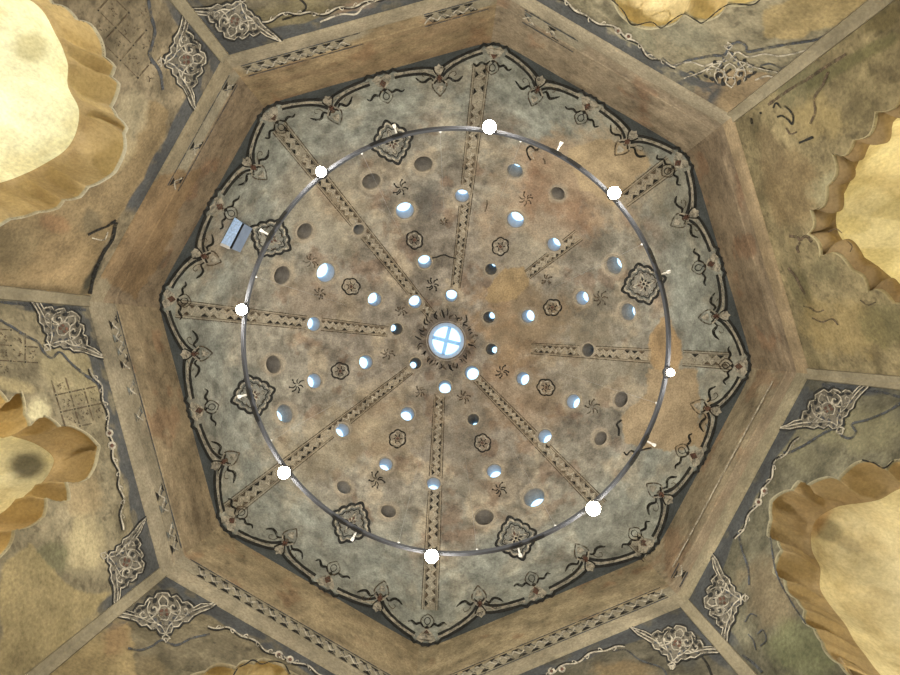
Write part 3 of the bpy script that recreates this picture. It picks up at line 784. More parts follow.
# ------------------------------------------------------------------ walls with muqarnas niches
def wall_uv(k):
    a, b = V1[k], V1[(k + 1) % 8]; L = np.linalg.norm(b - a); return a, (b - a) / L, L
NICHE = {
 'upper_left': [(-95, 290), (-60, 262), (-25, 236), (10, 219), (38, 212), (58, 208), (64, 200), (80, 197), (88, 187), (104, 180), (115, 172), (125, 150), (124, 134), (127, 128), (117, 117), (111, 107), (117, 94), (119, 84), (111, 77), (115, 67), (104, 57), (103, 46), (97, 33), (90, 24), (77, 20), (66, 8), (53, 4), (36, -16), (10, -50)],
 'left': [(-90, 330), (-40, 362), (-8, 386), (8, 402), (21, 392), (25, 414), (30, 426), (45, 416), (60, 427), (76, 428), (99, 446), (98, 452), (88, 478), (66, 482), (69, 500), (46, 498), (44, 516), (14, 530), (8, 548), (-30, 574), (-75, 610)],
 'right': [(985, 10), (945, 45), (905, 83), (876, 112), (854, 140), (833, 154), (827, 186), (811, 210), (808, 234), (821, 257), (852, 270), (868, 292), (893, 303), (925, 330), (970, 370)],
 'lower_right': [(975, 420), (930, 448), (900, 460), (892, 462), (886, 470), (876, 464), (866, 461), (856, 463), (846, 471), (838, 480), (828, 477), (808, 485), (799, 481), (792, 490), (781, 493), (771, 501), (771, 519), (768, 536), (778, 541), (782, 550), (776, 561), (774, 573), (785, 580), (787, 591), (797, 599), (805, 610), (804, 622), (814, 628), (822, 642), (826, 652), (840, 664), (853, 678), (880, 720)],
 'upper_right': [(560, -110), (580, -65), (603, -22), (614, 2), (632, 24), (660, 27), (684, 13), (704, 21), (727, 4), (758, 0), (800, -18), (850, -45)],
 'bottom_left': [(120, 790), (150, 740), (180, 700), (205, 672), (236, 668), (255, 663), (273, 662), (289, 672), (312, 695), (335, 730), (360, 790)],
 'top': [(175, -150), (215, -105), (255, -62), (295, -30), (330, -22), (362, -32), (392, -55), (410, -95), (420, -150)],
 'bottom_right': [(480, 830), (490, 780), (505, 730), (530, 700), (565, 690), (605, 692), (640, 715), (680, 745), (730, 790)]}
NDEP = {'upper_left': .34, 'left': .30, 'right': .13, 'lower_right': .30, 'upper_right': .22, 'bottom_left': .25, 'top': .3, 'bottom_right': .3}
HPATCH = {'left': [(27, 466, 20, 14, 0, (84, 80, 68), .85)], 'lower_right': [(828, 530, 14, 11, .4, (104, 98, 76), .7), (850, 545, 16, 7, .5, (120, 110, 84), .5), (815, 520, 10, 24, .6, (140, 96, 50), .5)],
          'upper_left': [(30, 48, 16, 14, 0, (160, 152, 116), .6)]}
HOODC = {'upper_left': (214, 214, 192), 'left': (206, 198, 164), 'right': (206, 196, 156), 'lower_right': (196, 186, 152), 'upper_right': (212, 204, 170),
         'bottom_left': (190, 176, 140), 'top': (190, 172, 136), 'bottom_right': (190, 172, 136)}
CELLC = {'upper_left': (158, 140, 106), 'left': (158, 136, 96), 'right': (124, 106, 76), 'lower_right': (142, 124, 92), 'upper_right': (196, 180, 138),  # some cell colours darkened to carry the shade inside the cells
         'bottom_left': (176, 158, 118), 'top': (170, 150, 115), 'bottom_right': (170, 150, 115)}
BULGE = {'upper_left': .05, 'left': .08, 'right': -.26, 'lower_right': .06, 'upper_right': .12, 'bottom_left': .2}
WALLC0 = {'upper_left': (132, 120, 102), 'top': (104, 97, 84), 'upper_right': (136, 128, 110), 'right': (132, 120, 94), 'lower_right': (108, 104, 90),
         'bottom_right': (98, 93, 82), 'bottom_left': (114, 105, 88), 'left': (140, 130, 110)}
WALLC = {k_: np.array(v_) * np.array([.82, .82, .78]) for k_, v_ in WALLC0.items()}
BAND = {'upper_left': [(.40, 1.0)], 'top': [(0, 1)], 'upper_right': [(0, .90)], 'right': [], 'lower_right': [(0, 1)], 'bottom_right': [(0, 1)], 'bottom_left': [(0, 1)], 'left': [(0, 1)]}
# colour patches on the walls: side, kind, geometry in photo pixels, colour, strength
WPATCH = {
 'upper_left': [('p', [(-20, 214), (40, 205), (98, 184), (128, 150), (150, 100), (172, 110), (150, 175), (120, 215), (98, 262), (88, 298), (0, 292), (-30, 292)], (126, 108, 84), .9),
                ('e', (60, 262, 36, 24, 0, .4), (150, 128, 100), .7), ('e', (130, 118, 14, 22, .5, .5), (150, 138, 118), .8), ('e', (55, 222, 14, 8, .3, .5), (132, 98, 74), .5),
                ('e', (92, 222, 12, 10, -.4, .5), (92, 84, 70), .7), ('e', (15, 245, 22, 26, 0, .5), (110, 98, 78), .6), ('e', (92, 278, 5, 22, .5, .3), (52, 52, 46), .9), ('e', (118, 152, 12, 18, .5, .4), (146, 132, 108), .7),
                ('e', (5, 290, 60, 5, 0, .3), (84, 72, 54), .6)],
 'left': [('e', (38, 410, 12, 16, .3, .4), (208, 196, 166), .9), ('e', (10, 385, 30, 8, .2, .4), (176, 160, 128), .7), ('e', (80, 490, 18, 26, -.3, .4), (150, 132, 106), .8),
          ('e', (85, 545, 18, 26, 0, .4), (168, 154, 126), .8), ('e', (45, 560, 22, 16, -.5, .4), (104, 102, 80), .75), ('p', [(0, 570), (30, 545), (75, 590), (130, 600), (110, 640), (40, 675), (0, 675)], (150, 134, 102), .8),
          ('e', (70, 375, 40, 20, .4, .5), (152, 140, 112), .5)],
 'bottom_left': [('p', [(0, 690), (60, 640), (120, 606), (135, 640), (140, 700), (40, 720)], (142, 124, 94), .85), ('e', (115, 640, 12, 18, .4, .4), (124, 94, 72), .45), ('e', (150, 672, 18, 14, 0, .4), (112, 98, 76), .6)],
 'upper_right': [('p', [(690, 95), (722, 72), (745, 70), (790, 85), (740, 118)], (136, 116, 94), .8), ('p', [(762, 10), (800, -5), (880, -10), (850, 20), (800, 38), (764, 36)], (160, 140, 104), .8),
                 ('e', (690, 35, 34, 16, .2, .5), (116, 112, 100), .6), ('e', (640, 40, 20, 12, .5, .4), (128, 124, 108), .6)],
 'right': [('e', (795, 90, 26, 18, -.6, .4), (104, 100, 78), .7), ('e', (850, 62, 50, 7, -.5, .4), (92, 88, 62), .75), ('e', (880, 20, 22, 10, -.5, .4), (92, 82, 56), .7), ('e', (790, 190, 26, 40, 0, .5), (118, 100, 76), .7),
           ('e', (835, 190, 20, 16, -.5, .5), (140, 134, 112), .7), ('e', (800, 290, 8, 24, -.35, .5), (90, 84, 62), .65), ('e', (826, 272, 16, 10, .4, .5), (112, 104, 82), .7), ('e', (840, 330, 40, 26, .3, .5), (140, 122, 88), .7), ('e', (885, 325, 20, 20, 0, .5), (110, 104, 76), .6),
           ('e', (815, 120, 28, 22, 0, .5), (150, 132, 96), .6), ('e', (770, 150, 12, 30, -.3, .4), (108, 92, 72), .6)],
 'lower_right': [('e', (860, 430, 40, 24, 0, .4), (118, 112, 92), .7), ('e', (800, 455, 22, 14, .4, .4), (122, 116, 98), .6), ('e', (770, 590, 26, 40, -.4, .5), (116, 102, 84), .7), ('e', (800, 650, 30, 30, 0, .5), (102, 104, 78), .7),
                 ('e', (742, 520, 10, 20, .4, .5), (96, 94, 84), .6)],
 'bottom_right': [('e', (620, 672, 26, 12, 0, .4), (118, 98, 72), .6), ('e', (688, 655, 10, 12, 0, .4), (60, 60, 60), .7)],
 'top': [('e', (300, 12, 40, 14, -.2, .4), (112, 102, 78), .6), ('e', (352, 12, 18, 9, -.3, .4), (134, 112, 98), .7)]}
RIBW = 0.062
def polyarc(pts, kk, up, bulge=.28, n=12):
    """cusped outline: each span of the outline swells outwards"""
    out = []
    for i in range(len(pts) - 1):
        a, b = np.array(pts[i]), np.array(pts[i + 1]); d = b - a; nn = np.array([d[1], -d[0]])
        for t in np.linspace(0, 1, n, endpoint=False):
            out.append(a + d * t + nn * bulge * math.sin(PI * t) * up)
    out.append(np.array(pts[-1])); return np.array(out)
walls = {}
for k in range(8):
    nm = SIDES[k]; a, t, L = wall_uv(k); n3 = np.array([NRM[k][0], NRM[k][1], 0]); t3 = np.array([t[0], t[1], 0]); a3 = np.array([a[0], a[1], CAMZ + D1])
    wm = wall_map(k)
    tou = lambda W: np.stack([(W - a3) @ t3, -(W[:, 2] - a3[2])], 1)
    fromu = lambda U, dep=0.0: a3 + U[:, :1] * t3 + np.asarray(dep).reshape(-1, 1) * n3 - U[:, 1:] * np.array([0, 0, 1.0])
    # niche outline in wall coordinates
    U = tou(wm(NICHE[nm]))
    if U[0, 0] > U[-1, 0]: U = U[::-1]
    WB = 3.3
    U = np.clip(U, [.12, .1], [L - .12, WB])
    U = np.vstack([[U[0, 0], WB], U, [U[-1, 0], WB]])
    O = polyarc(U[1:-1], k, 1, BULGE.get(nm, .15), 8 if len(U) > 24 else 12); nseg = 8 if len(U) > 24 else 12; O = np.vstack([U[:1], O, U[-1:]])
    # wall face
    nu, nw = 190, 175
    us = np.linspace(0, L, nu); ws = np.r_[np.linspace(0, 2.2, nw), np.linspace(2.3, D1 + CAMZ, 20)]
    UU, WW = np.meshgrid(us, ws); Ug = np.stack([UU.ravel(), WW.ravel()], 1)
    V = fromu(Ug, 0.0)
    q = (np.arange(len(ws) - 1)[:, None] * nu + np.arange(nu - 1)[None]).ravel()
    Fc = np.stack([q, q + 1, q + nu + 1, q + nu], 1)
    keep = ~inpoly(Ug[Fc].mean(1), O)
    P = to_px(np.where(V[:, 2:] > CAMZ + 1.0, V, V + 0)) if True else None
    P = np.where((V[:, 2:] - CAMZ) > .8, P, -9999)
    base = lin(WALLC[nm]); C = np.broadcast_to(base, (len(V), 3)).copy()
    f = fbm(V, 2.0, 500 + k)
    C = mix(C, base * 1.3, .6 * sstep(.5, .66, f)); C = mix(C, base * np.array([.62, .63, .6]), .55 * sstep(.52, .68, fbm(V, 3.1, 600 + k)))
    hf = fbm(V, 7.5, 900 + k, 3); C = mix(C, C * 1.3, .7 * sstep(.54, .66, hf)); C = mix(C, C * .68, .7 * sstep(.46, .34, hf))
    h2 = fbm(V, 19, 950 + k, 3); C = mix(C, C * .55, .8 * sstep(.36, .26, h2)); C = mix(C, C * 1.3, .6 * sstep(.62, .72, h2))
    for kind, g, col, st in WPATCH.get(nm, []):
        C = mix(C, lin(np.array(col) * (.90, .91, .86)), st * (patch_mask(P, g, V, 5) if kind == 'p' else ell_mask(P, *g[:5], V, g[5] + .25)))
    # slate ground under the cornice and beside the corner ribs, scalloped inner edge
    u, w = Ug[:, 0], Ug[:, 1]
    bw = .16 + .04 * np.abs(np.sin(u * 7)) + .28 * np.exp(-(np.minimum(u, L - u) / .42) ** 2)
    sb = .10 + .05 * np.abs(np.sin(w * 6))
    mband = np.maximum(1 - sstep(bw - .012, bw + .012, w), (1 - sstep(sb - .01, sb + .01, np.minimum(u, L - u))) * (1 - sstep(.8, 1.3, w)))
    mk = np.zeros(len(V))
    for s0, s1 in BAND[nm]:
        uf = u / L + (f - .5) * .15
        mk = np.maximum(mk, (sstep(s0 - .02, s0 + .02, uf) if s0 > 0 else 1) * ((1 - sstep(s1 - .02, s1 + .02, uf)) if s1 < 1 else 1))
    C = mix(C, lin((64, 66, 67)), .92 * mband * mk * (1 - .6 * sstep(.54, .64, fbm(V, 5, 990 + k))))
    wall = mesh_obj('wall_%s' % nm, V, Fc[keep], M['plaster'], smooth=False, paint=C)
    tag(wall, 'painted plaster wall of the octagon at the %s with a scalloped niche' % nm.replace('_', ' '), 'wall', kind='structure')
    walls[nm] = wall
    # niche: lip, tiered cells, hood
    c_ = np.array([(O[0, 0] + O[-1, 0]) / 2, WB - .9])
    def shrink(Q, s): 
        R = Q.copy(); R[:, 0] = c_[0] + (Q[:, 0] - c_[0]) * s; R[:, 1] = np.where(Q[:, 1] < c_[1], c_[1] + (Q[:, 1] - c_[1]) * s, Q[:, 1]); return R
    # straight-edged version of the outline (cusps only) sampled like O
    S = []
    for i in range(1, len(U) - 2):
        for tt in np.linspace(0, 1, nseg, endpoint=False): S.append(U[i] * (1 - tt) + U[i + 1] * tt)
    S = np.vstack([U[:1], S, U[-2:-1], U[-1:]])
    d = O - S
    dp = NDEP[nm]; SM = S.copy()
    for _ in range(90): SM[1:-1] = (SM[:-2] + SM[1:-1] * 2 + SM[2:]) / 4
    X = O + (O - SM) * 1.1
    tiers = [(O, -.003, 1.010), (O, -.005, 1.0), (O, .015, .996), (X, dp * .25, .985), (X, dp * .6, .975), (O, dp * .85, .965), (O * .5 + SM * .5, dp, .96), (O * .2 + SM * .8, dp + .01, .95)]
    rows = [fromu(shrink(Q, s), np.full(len(Q), dep)) for Q, dep, s in tiers]
    sm = shrink(SM, .945)
    rows.append(fromu(sm, np.full(len(sm), dp + .03)))
    hood = []
    for ph in np.linspace(0.03, PI / 2, 40):
        Q = sm.copy(); s = math.cos(ph); Q[:, 0] = c_[0] + (sm[:, 0] - c_[0]) * max(s, .001); up = sm[:, 1] < c_[1]
        Q[:, 1] = np.where(up, c_[1] + (sm[:, 1] - c_[1]) * max(s, .001), sm[:, 1])
        hood.append(fromu(Q, np.full(len(Q), dp + .03 + .75 * math.sin(ph))))
    m_ = len(O)
    hc = lin(HOODC[nm])
    def shell(name, rows, mat, tint):
        Vn = np.vstack(rows); idx = (np.arange(len(rows) - 1)[:, None] * m_ + np.arange(m_ - 1)[None]).ravel()
        Fn = np.stack([idx, idx + 1, idx + m_ + 1, idx + m_], 1)
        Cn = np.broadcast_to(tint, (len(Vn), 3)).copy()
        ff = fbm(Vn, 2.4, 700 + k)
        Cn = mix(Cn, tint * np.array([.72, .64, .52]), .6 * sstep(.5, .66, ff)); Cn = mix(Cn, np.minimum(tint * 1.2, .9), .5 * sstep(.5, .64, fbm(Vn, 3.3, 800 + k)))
        if name == 'niche_hood':
            for (x, y, rx, ry, ro_, col, st) in HPATCH.get(nm, []): Cn = mix(Cn, lin(col), st * ell_mask(to_px(np.where(Vn[:, 2:] > 3, Vn, (99, 99, 9))), x, y, rx, ry, ro_, Vn, .25))
        return part_mesh(name, Vn, Fn, mat, wall, Cn)
    def part_mesh(name, Vn, Fn, mat, par, Cn):
        return mesh_obj(name, Vn, Fn, mat, par, smooth=False, paint=Cn)
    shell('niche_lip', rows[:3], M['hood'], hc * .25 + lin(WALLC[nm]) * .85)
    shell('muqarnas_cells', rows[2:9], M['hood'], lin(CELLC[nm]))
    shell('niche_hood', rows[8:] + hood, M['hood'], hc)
    # sill closing the niche below the picture
    mb = MB(); e = np.array([[O[0, 0], WB], [O[-1, 0], WB]]); q0, q1 = fromu(e, np.zeros(2)), fromu(e, np.full(2, 1.25)); mb.add([q0[0], q0[1], q1[1], q1[0]], [[0, 1, 2, 3]], M['rim']); mb.build('niche_sill', wall)
    # corner rib: plain raised strip down the start corner of this wall, half on each wall
    kp = (k - 1) % 8; _, tp, Lp = wall_uv(kp); np3 = np.array([*NRM[kp], 0]); tp3 = np.array([*tp, 0])
    z1, z0 = CAMZ + D1 + .0, 0.0
    pr = .022
    mb = MB(); cor = a3.copy()
    prof = [cor + t3 * RIBW, cor + t3 * RIBW - n3 * pr, cor - (n3 + np3) / 2 * pr * 1.05, cor - tp3 * RIBW - np3 * pr, cor - tp3 * RIBW]
    VV = [np.array([q_[0], q_[1], z]) for z in (z1, z0) for q_ in prof]
    mb.add(VV, [[i, i + 1, 5 + i + 1, 5 + i] for i in range(4)], M['rib']); mb.build('corner_rib', wall)

# ------------------------------------------------------------------ wall ornament
def arabesque(nm, c, ang, sc, flip=1, ground=True, spots=True):
    """corner ornament: scalloped ground with leaf wings, strapwork, dark piercings, red seeds and a small cross at its tip"""
    k = SIDES.index(nm); p = Paint(wall_map(k)); T0 = frame_at(c, ang, sc, flip); jj = np.random.default_rng(int(c[0]))
    T = lambda pts: T0(np.asarray(pts, float) + jj.normal(0, .22, (len(pts), 2)))
    half = [(0, -17), (4, -16.5), (6, -13), (10, -14), (13, -11), (14, -8), (18, -9), (21, -6), (22, -4), (28, -6), (34, -6), (41, -7), (34, -2.5), (27, -.5), (21, 2), (17, 6), (13, 6), (10, 9), (6, 9), (4, 13), (0, 14)]
    out = half + [(-x, y) for x, y in half[-2:0:-1]]
    if ground:
        p.fill(T(out), M['bed'], .004)
        p.stroke(T([(x * 1.05, y * 1.07) for x, y in out]), 2.4, M['line'], .006, closed=True)
        p.stroke(T(out), 1.1, M['stone'], .0075, closed=True)
    def tear(x, y, a, l, w, m, off=.0075):
        ca, sa = math.cos(a), math.sin(a)
        p.fill([tuple(q) for q in T([(x + ca * u - sa * v, y + sa * u + ca * v) for u, v in ((0, 0), (l * .35, w), (l * .8, w * .7), (l, 0), (l * .8, -w * .7), (l * .35, -w))])], m, off)
    for s in (1, -1):
        X = lambda pts: T([(s * a, b) for a, b in pts])
        sp = [(7.5 + (4.6 - .42 * t) * math.cos(t * .55 + .4), -5.5 + (4.6 - .42 * t) * math.sin(t * .55 + .4)) for t in range(0, 11)]
        p.stroke(X(sp), 1.3, M['stone'], .008)
        sp = [(15.5 + (3.6 - .34 * t) * math.cos(-t * .55 + 2.4), -2.5 + (3.6 - .34 * t) * math.sin(-t * .55 + 2.4)) for t in range(0, 11)]
        p.stroke(X(sp), 1.1, M['stone'], .008)
        p.stroke(X([(0, 13), (3, 8), (7, 5), (12, 3.5), (18, 0), (26, -3), (36, -5.5)]), 1.2, M['stone'], .008)
        p.stroke(X([(0, -15), (3.5, -11), (3, -7), (5.5, -2), (10, 1), (14, 3)]), 1.3, M['stone'], .008)
        p.stroke(X([(5, 7), (8, 3), (11, -1), (12, -6), (10, -11)]), 1.0, M['stone'], .008)
        for (x, y, a, l, w) in [(4.5, -13.5, 50, 4, 1.1), (10.5, -11.5, 70, 4, 1.1), (6.5, -6.5, 40, 3.2, 1.3), (12, -8, 20, 4, 1), (17, -6.5, 40, 3.4, .9), (14, .2, 10, 4.4, 1), (21, -1.5, -15, 5, .9), (28, -3.6, -10, 4, .7),
                                (6.2, 1.2, 60, 3.4, 1.1), (3.2, 4.2, 70, 4, 1.0), (9.5, 4.6, 20, 3, .9), (1.6, 9, 75, 3, .8), (2.4, -10, 80, 2.6, .8), (9, -2.2, 100, 2.6, .9)]:
            tear(s * x, y, R_(a) if s > 0 else PI - R_(a), l * 1.25, w * 1.5, M['line'] if (x * 7 + y) % 3 < 2.2 else M['slate'])
        if spots:
            tear(s * .5, -4.6, R_(35) if s > 0 else PI - R_(35), 3.4, 1.3, M['red'], .0085); tear(s * .5, -.4, R_(-10) if s > 0 else PI - R_(-10), 3.0, 1.1, M['red'], .0085)
        p.stroke(X([(0, 14), (2.6, 16.2), (1.4, 18.6), (0, 20)]), 1.3, M['stone'], .008)
        p.stroke(X([(0, 17.2), (2.2, 17.4), (3.6, 17)]), 1.3, M['stone'], .008)
    p.stroke(T(arc(0, -2, 4.6, 0, 360, 24, 5.4)), 1.0, M['stone'], .008)
    p.build('corner_arabesque', walls[nm])
def vine(nm, pts, beads=(), w=1.5):
    k = SIDES.index(nm); p = Paint(wall_map(k)); P = np.asarray(pts, float)
    L = np.r_[0, np.cumsum(np.linalg.norm(np.diff(P, axis=0), axis=1))]; ts = np.linspace(0, L[-1], max(6, int(L[-1] / 2)))
    Q = np.stack([np.interp(ts, L, P[:, 0]), np.interp(ts, L, P[:, 1])], 1); Tn = np.gradient(Q, axis=0); Tn /= np.linalg.norm(Tn, axis=1, keepdims=True)
    Nn = np.stack([-Tn[:, 1], Tn[:, 0]], 1); Q2 = Q + Nn * (np.sin(ts / 4.6) * 1.6)[:, None]
    p.stroke(Q2 + Nn * 1.6, 1.8, M['dark'], .005); p.stroke(Q2, w, M['stone'], .0065)
    for i in range(4, len(Q2) - 4, 7):
        s = 1 if (i // 7) % 2 else -1
        p.stroke([Q2[i], Q2[i] + Nn[i] * s * 2.5 + Tn[i] * 1.5, Q2[i] + Nn[i] * s * 3.6 + Tn[i] * 3.4, Q2[i] + Nn[i] * s * 2.4 + Tn[i] * 4.4], 1.0, M['stone'], .007)
    for (x, y, r) in beads:
        p.fill([(x + r * 1.55 * math.cos(v), y + r * 1.55 * math.sin(v)) for v in np.linspace(0, 2 * PI, 10)[:-1]], M['stone'], .0075)
        p.fill([(x + r * .75 * math.cos(v), y + r * .75 * math.sin(v)) for v in np.linspace(0, 2 * PI, 9)[:-1]], M['red'], .009)
    p.build('vine_border', walls[nm])
def lattice(nm, poly, o, d1, n1, d2, n2, mat='brown', w=1.1):
    """square stucco net with dots, cut to a region"""
    k = SIDES.index(nm); p = Paint(wall_map(k)); o = np.array(o, float); d1, d2 = np.array(d1, float), np.array(d2, float); poly = np.array(poly, float)
    ins = lambda a: inpoly(np.array([a]), poly)[0]
    for i in range(-1, n1 + 1):
        for j in range(-1, n2 + 1):
            a = o + d1 * i + d2 * j
            for dd in (d1, d2):
                if ins(a + dd * .5) and rng.random() < .9: p.stroke([a + dd * .14, a + dd * .86], w, M[mat], .004)
            if ins(a): p.fill([a + (1.0 * math.cos(v), 1.0 * math.sin(v)) for v in (0, 1.2, 2.5, 3.8, 5)], M['dark'], .0045)
            m = a + (d1 + d2) * .5
            if ins(m):
                for v in range(9):
                    e = m + rng.uniform(-.28, .28, 2) @ np.array([d1, d2]); p.stroke([e, e + rng.uniform(-2.2, 2.2, 2)], 1.0, M[mat], .004)
    p.build('lattice_panel', walls[nm])
def strokes(nm, name, lst):
    p = Paint(wall_map(SIDES.index(nm)))
    for pts, w, m in lst: p.stroke(pts, w, M[m], .0055, taper=False)
    p.build(name, walls[nm])
for nm_, ck, other, dist, sc_, g_ in [('upper_left', 1, 0, 40, 1.3, True), ('left', 0, 7, 39, 1.3, True), ('left', 7, 0, 39, 1.2, True), ('top', 1, 2, 40, 1.25, True), ('lower_right', 4, 5, 42, 1.3, True),
                                      ('lower_right', 5, 4, 39, 1.2, True), ('bottom_right', 5, 6, 42, 1.2, True), ('bottom_left', 7, 6, 42, 1.35, True), ('upper_right', 3, 2, 48, 1.3, False)]:
    c_ = CPX[ck]; r_ = (c_ - (CX, CY)) / np.linalg.norm(c_ - (CX, CY)); e_ = CPX[other] - c_; e_ /= np.linalg.norm(e_); b_ = r_ + e_; b_ /= np.linalg.norm(b_)
    arabesque(nm_, c_ + b_ * dist, math.atan2(b_[1], b_[0]), sc_, ground=g_, spots=g_)
vine('left', [(90, 368), (100, 385), (106, 405), (109, 428), (113, 450), (118, 472), (123, 498), (122, 530)], [(109.5, 433, 2.6), (112, 445.5, 2.8)])
vine('upper_right', [(545, -10), (572, 6), (590, 20), (606, 24), (622, 32), (640, 46), (652, 58), (676, 66)], [(618, 31, 2.4), (628.5, 36.5, 2.4)])
vine('top', [(262, 22), (290, 12), (318, 14), (342, 8), (368, 2), (392, -6)], [])
vine('lower_right', [(800, 438), (786, 452), (776, 462), (770, 478), (762, 495), (752, 512), (744, 526), (736, 540)], [(764.5, 491, 2.6), (758.5, 502, 2.6)])
vine('bottom_left', [(208, 626), (226, 628), (246, 636), (264, 648), (280, 656), (300, 663), (324, 675)], [(279, 654.5, 2.6), (290, 659.5, 2.6)])
vine('bottom_right', [(625, 647), (600, 650), (580, 660), (560, 668), (538, 680)], [(551.5, 671, 2.4), (562, 669, 2.4)])
lattice('upper_left', [(92, -5), (140, -5), (150, 20), (156, 50), (160, 85), (150, 88), (132, 75), (112, 55), (98, 25)], (116, 28), (13, -15), 4, (17.5, 17.5), 4)
lattice('left', [(-5, 325), (24, 332), (34, 345), (36, 362), (10, 366), (-5, 378)], (11, 361), (0, -15.5), 4, (14.5, 1), 4, 'brown', 1.2)
lattice('left', [(52, 384), (66, 378), (82, 386), (100, 388), (103, 420), (78, 428), (60, 420)], (70, 392), (14, -3), 4, (5, 17), 4, 'brown', 1.3)
strokes('upper_left', 'painted_edge', [([(148, -5), (151, 15), (155, 30), (153, 42), (150, 56), (160, 72), (163, 90)], 3.2, 'slate'), ([(88, 235), (98, 230), (108, 226), (116, 220)], 2.4, 'dark'), ([(116, 222), (112, 240), (104, 252), (95, 272), (90, 294)], 4.0, 'dark'), ([(92, 238), (104, 240), (108, 232)], 1.2, 'stone')])
strokes('left', 'painted_edge', [([(0, 320), (14, 328), (26, 336), (38, 342), (44, 352), (52, 358), (60, 352), (70, 362), (84, 374), (100, 386), (105, 402)], 2.6, 'slate'), ([(0, 302), (40, 306), (86, 310)], 2.5, 'slate')])
strokes('upper_right', 'painted_edge', [([(600, -8), (612, 0), (624, 12), (632, 25), (651, 22), (661, 28), (671, 21), (684, 14), (697, 21), (704, 22), (727, 5), (751, 5), (760, 0)], 1.2, 'dark'),
    ([(662, 58), (672, 66), (690, 60), (712, 56), (724, 55), (730, 46), (738, 42), (746, 46), (748, 52), (768, 48), (790, 44), (815, 40), (832, 32), (850, 25)], 2.6, 'slate'),
    ([(670, 66), (690, 62), (704, 66), (716, 62), (728, 60), (737, 52), (748, 57), (764, 54), (780, 56), (800, 52), (815, 47)], 1.6, 'stone'),
    ([(716, 80), (718, 72), (724, 66)], 2, 'dark'), ([(722, 82), (724, 75), (731, 69)], 2, 'dark'), ([(700, 80), (692, 72), (686, 74)], 1.4, 'slate'), ([(760, 66), (770, 64), (782, 68), (795, 62)], 1.6, 'slate'), ([(755, 80), (768, 76), (782, 80), (792, 70)], 1.6, 'stone'),
    ([(780, 72), (800, 60), (818, 50), (845, 32)], 3.4, 'slate')])
strokes('right', 'paint_remnants', [([(786, 128), (790, 134), (797, 132)], 1.6, 'brown'), ([(773, 108), (776, 103), (781, 108)], 1.6, 'dark'), ([(860, 300), (868, 305), (876, 302)], 1.4, 'brown'), ([(812, 318), (822, 322), (832, 319), (838, 325)], 1.6, 'brown'), ([(846, 240), (852, 246), (850, 252)], 1.2, 'brown'), ([(752, 124), (751, 118)], 2, 'dark'), ([(761, 114), (760, 112)], 2, 'dark'), ([(777, 117), (782, 116), (788, 120), (792, 124), (793, 116), (789, 110), (784, 106)], 1.8, 'dark'), ([(768, 105), (780, 96), (792, 88), (806, 80), (824, 68), (846, 54)], 3, 'brown'),
    ([(810, 124), (815, 112), (814, 98), (822, 86), (828, 72)], 2.6, 'brown'), ([(799, 143), (806, 140), (813, 137)], 2.4, 'dark'), ([(789, 236), (797, 237), (800, 240), (806, 236), (812, 242)], 3, 'brown'), ([(800, 242), (797, 248), (799, 253)], 2.4, 'brown'),
    ([(788, 268), (795, 276), (800, 286), (805, 294)], 2.6, 'brown'), ([(803, 306), (810, 308), (817, 312), (824, 310)], 1.6, 'brown'), ([(828, 232), (836, 229), (842, 233)], 1, 'brown')])
strokes('lower_right', 'painted_edge', [([(905, 400), (886, 412), (866, 420), (852, 424), (856, 432), (851, 438), (842, 436), (836, 428), (822, 434), (806, 444), (790, 452), (783, 452)], 2.4, 'slate'), ([(900, 397), (880, 392), (860, 390), (840, 388), (822, 384)], 2.4, 'slate'),
    ([(862, 460), (874, 463), (884, 468), (894, 460)], 1.6, 'dark'), ([(738, 532), (742, 550), (748, 568), (749, 585)], 2, 'slate'), ([(770, 536), (776, 572), (790, 600), (806, 624)], 1.6, 'slate'),
    ([(745, 622), (750, 614), (757, 616)], 1.3, 'slate'), ([(757, 634), (763, 630), (766, 640), (760, 646)], 1.3, 'slate'), ([(748, 634), (753, 640), (756, 650)], 1.3, 'slate'), ([(742, 655), (752, 662), (762, 672)], 2.6, 'slate')])
strokes('bottom_left', 'painted_edge', [([(128, 648), (140, 650), (152, 646), (162, 640), (176, 645), (192, 638), (210, 634)], 2.2, 'slate'), ([(233, 676), (238, 668), (246, 664), (253, 660), (262, 664), (272, 661), (284, 664), (290, 674)], 1.4, 'dark')])
strokes('top', 'painted_edge', [([(282, 20), (300, 14), (306, 6), (296, -4)], 2, 'dark'), ([(320, 22), (330, 18), (342, 14), (356, 14), (364, 6), (378, 0)], 1.8, 'stone')])
strokes('bottom_right', 'painted_edge', [([(612, 651), (626, 650), (640, 660), (662, 668), (668, 680)], 1.6, 'slate'), ([(690, 640), (696, 650), (706, 662), (712, 676)], 2.4, 'dark'), ([(672, 668), (680, 650), (676, 640)], 1.8, 'stone')])
# lozenge medallions painted inside two niche hoods
def hood_lozenge(nm, c, rx, ry, rot, dep):
    k = SIDES.index(nm); p = Paint(wall_map(k, dep)); cs, sn = math.cos(rot), math.sin(rot)
    q = lambda s: [(c[0] + cs * s * rx * math.cos(t) * (1 + .1 * abs(math.cos(4 * t))) - sn * s * ry * math.sin(t), c[1] + sn * s * rx * math.cos(t) * (1 + .1 * abs(math.cos(4 * t))) + cs * s * ry * math.sin(t)) for t in np.linspace(0, 2 * PI, 40)[:-1]]
    return p, q

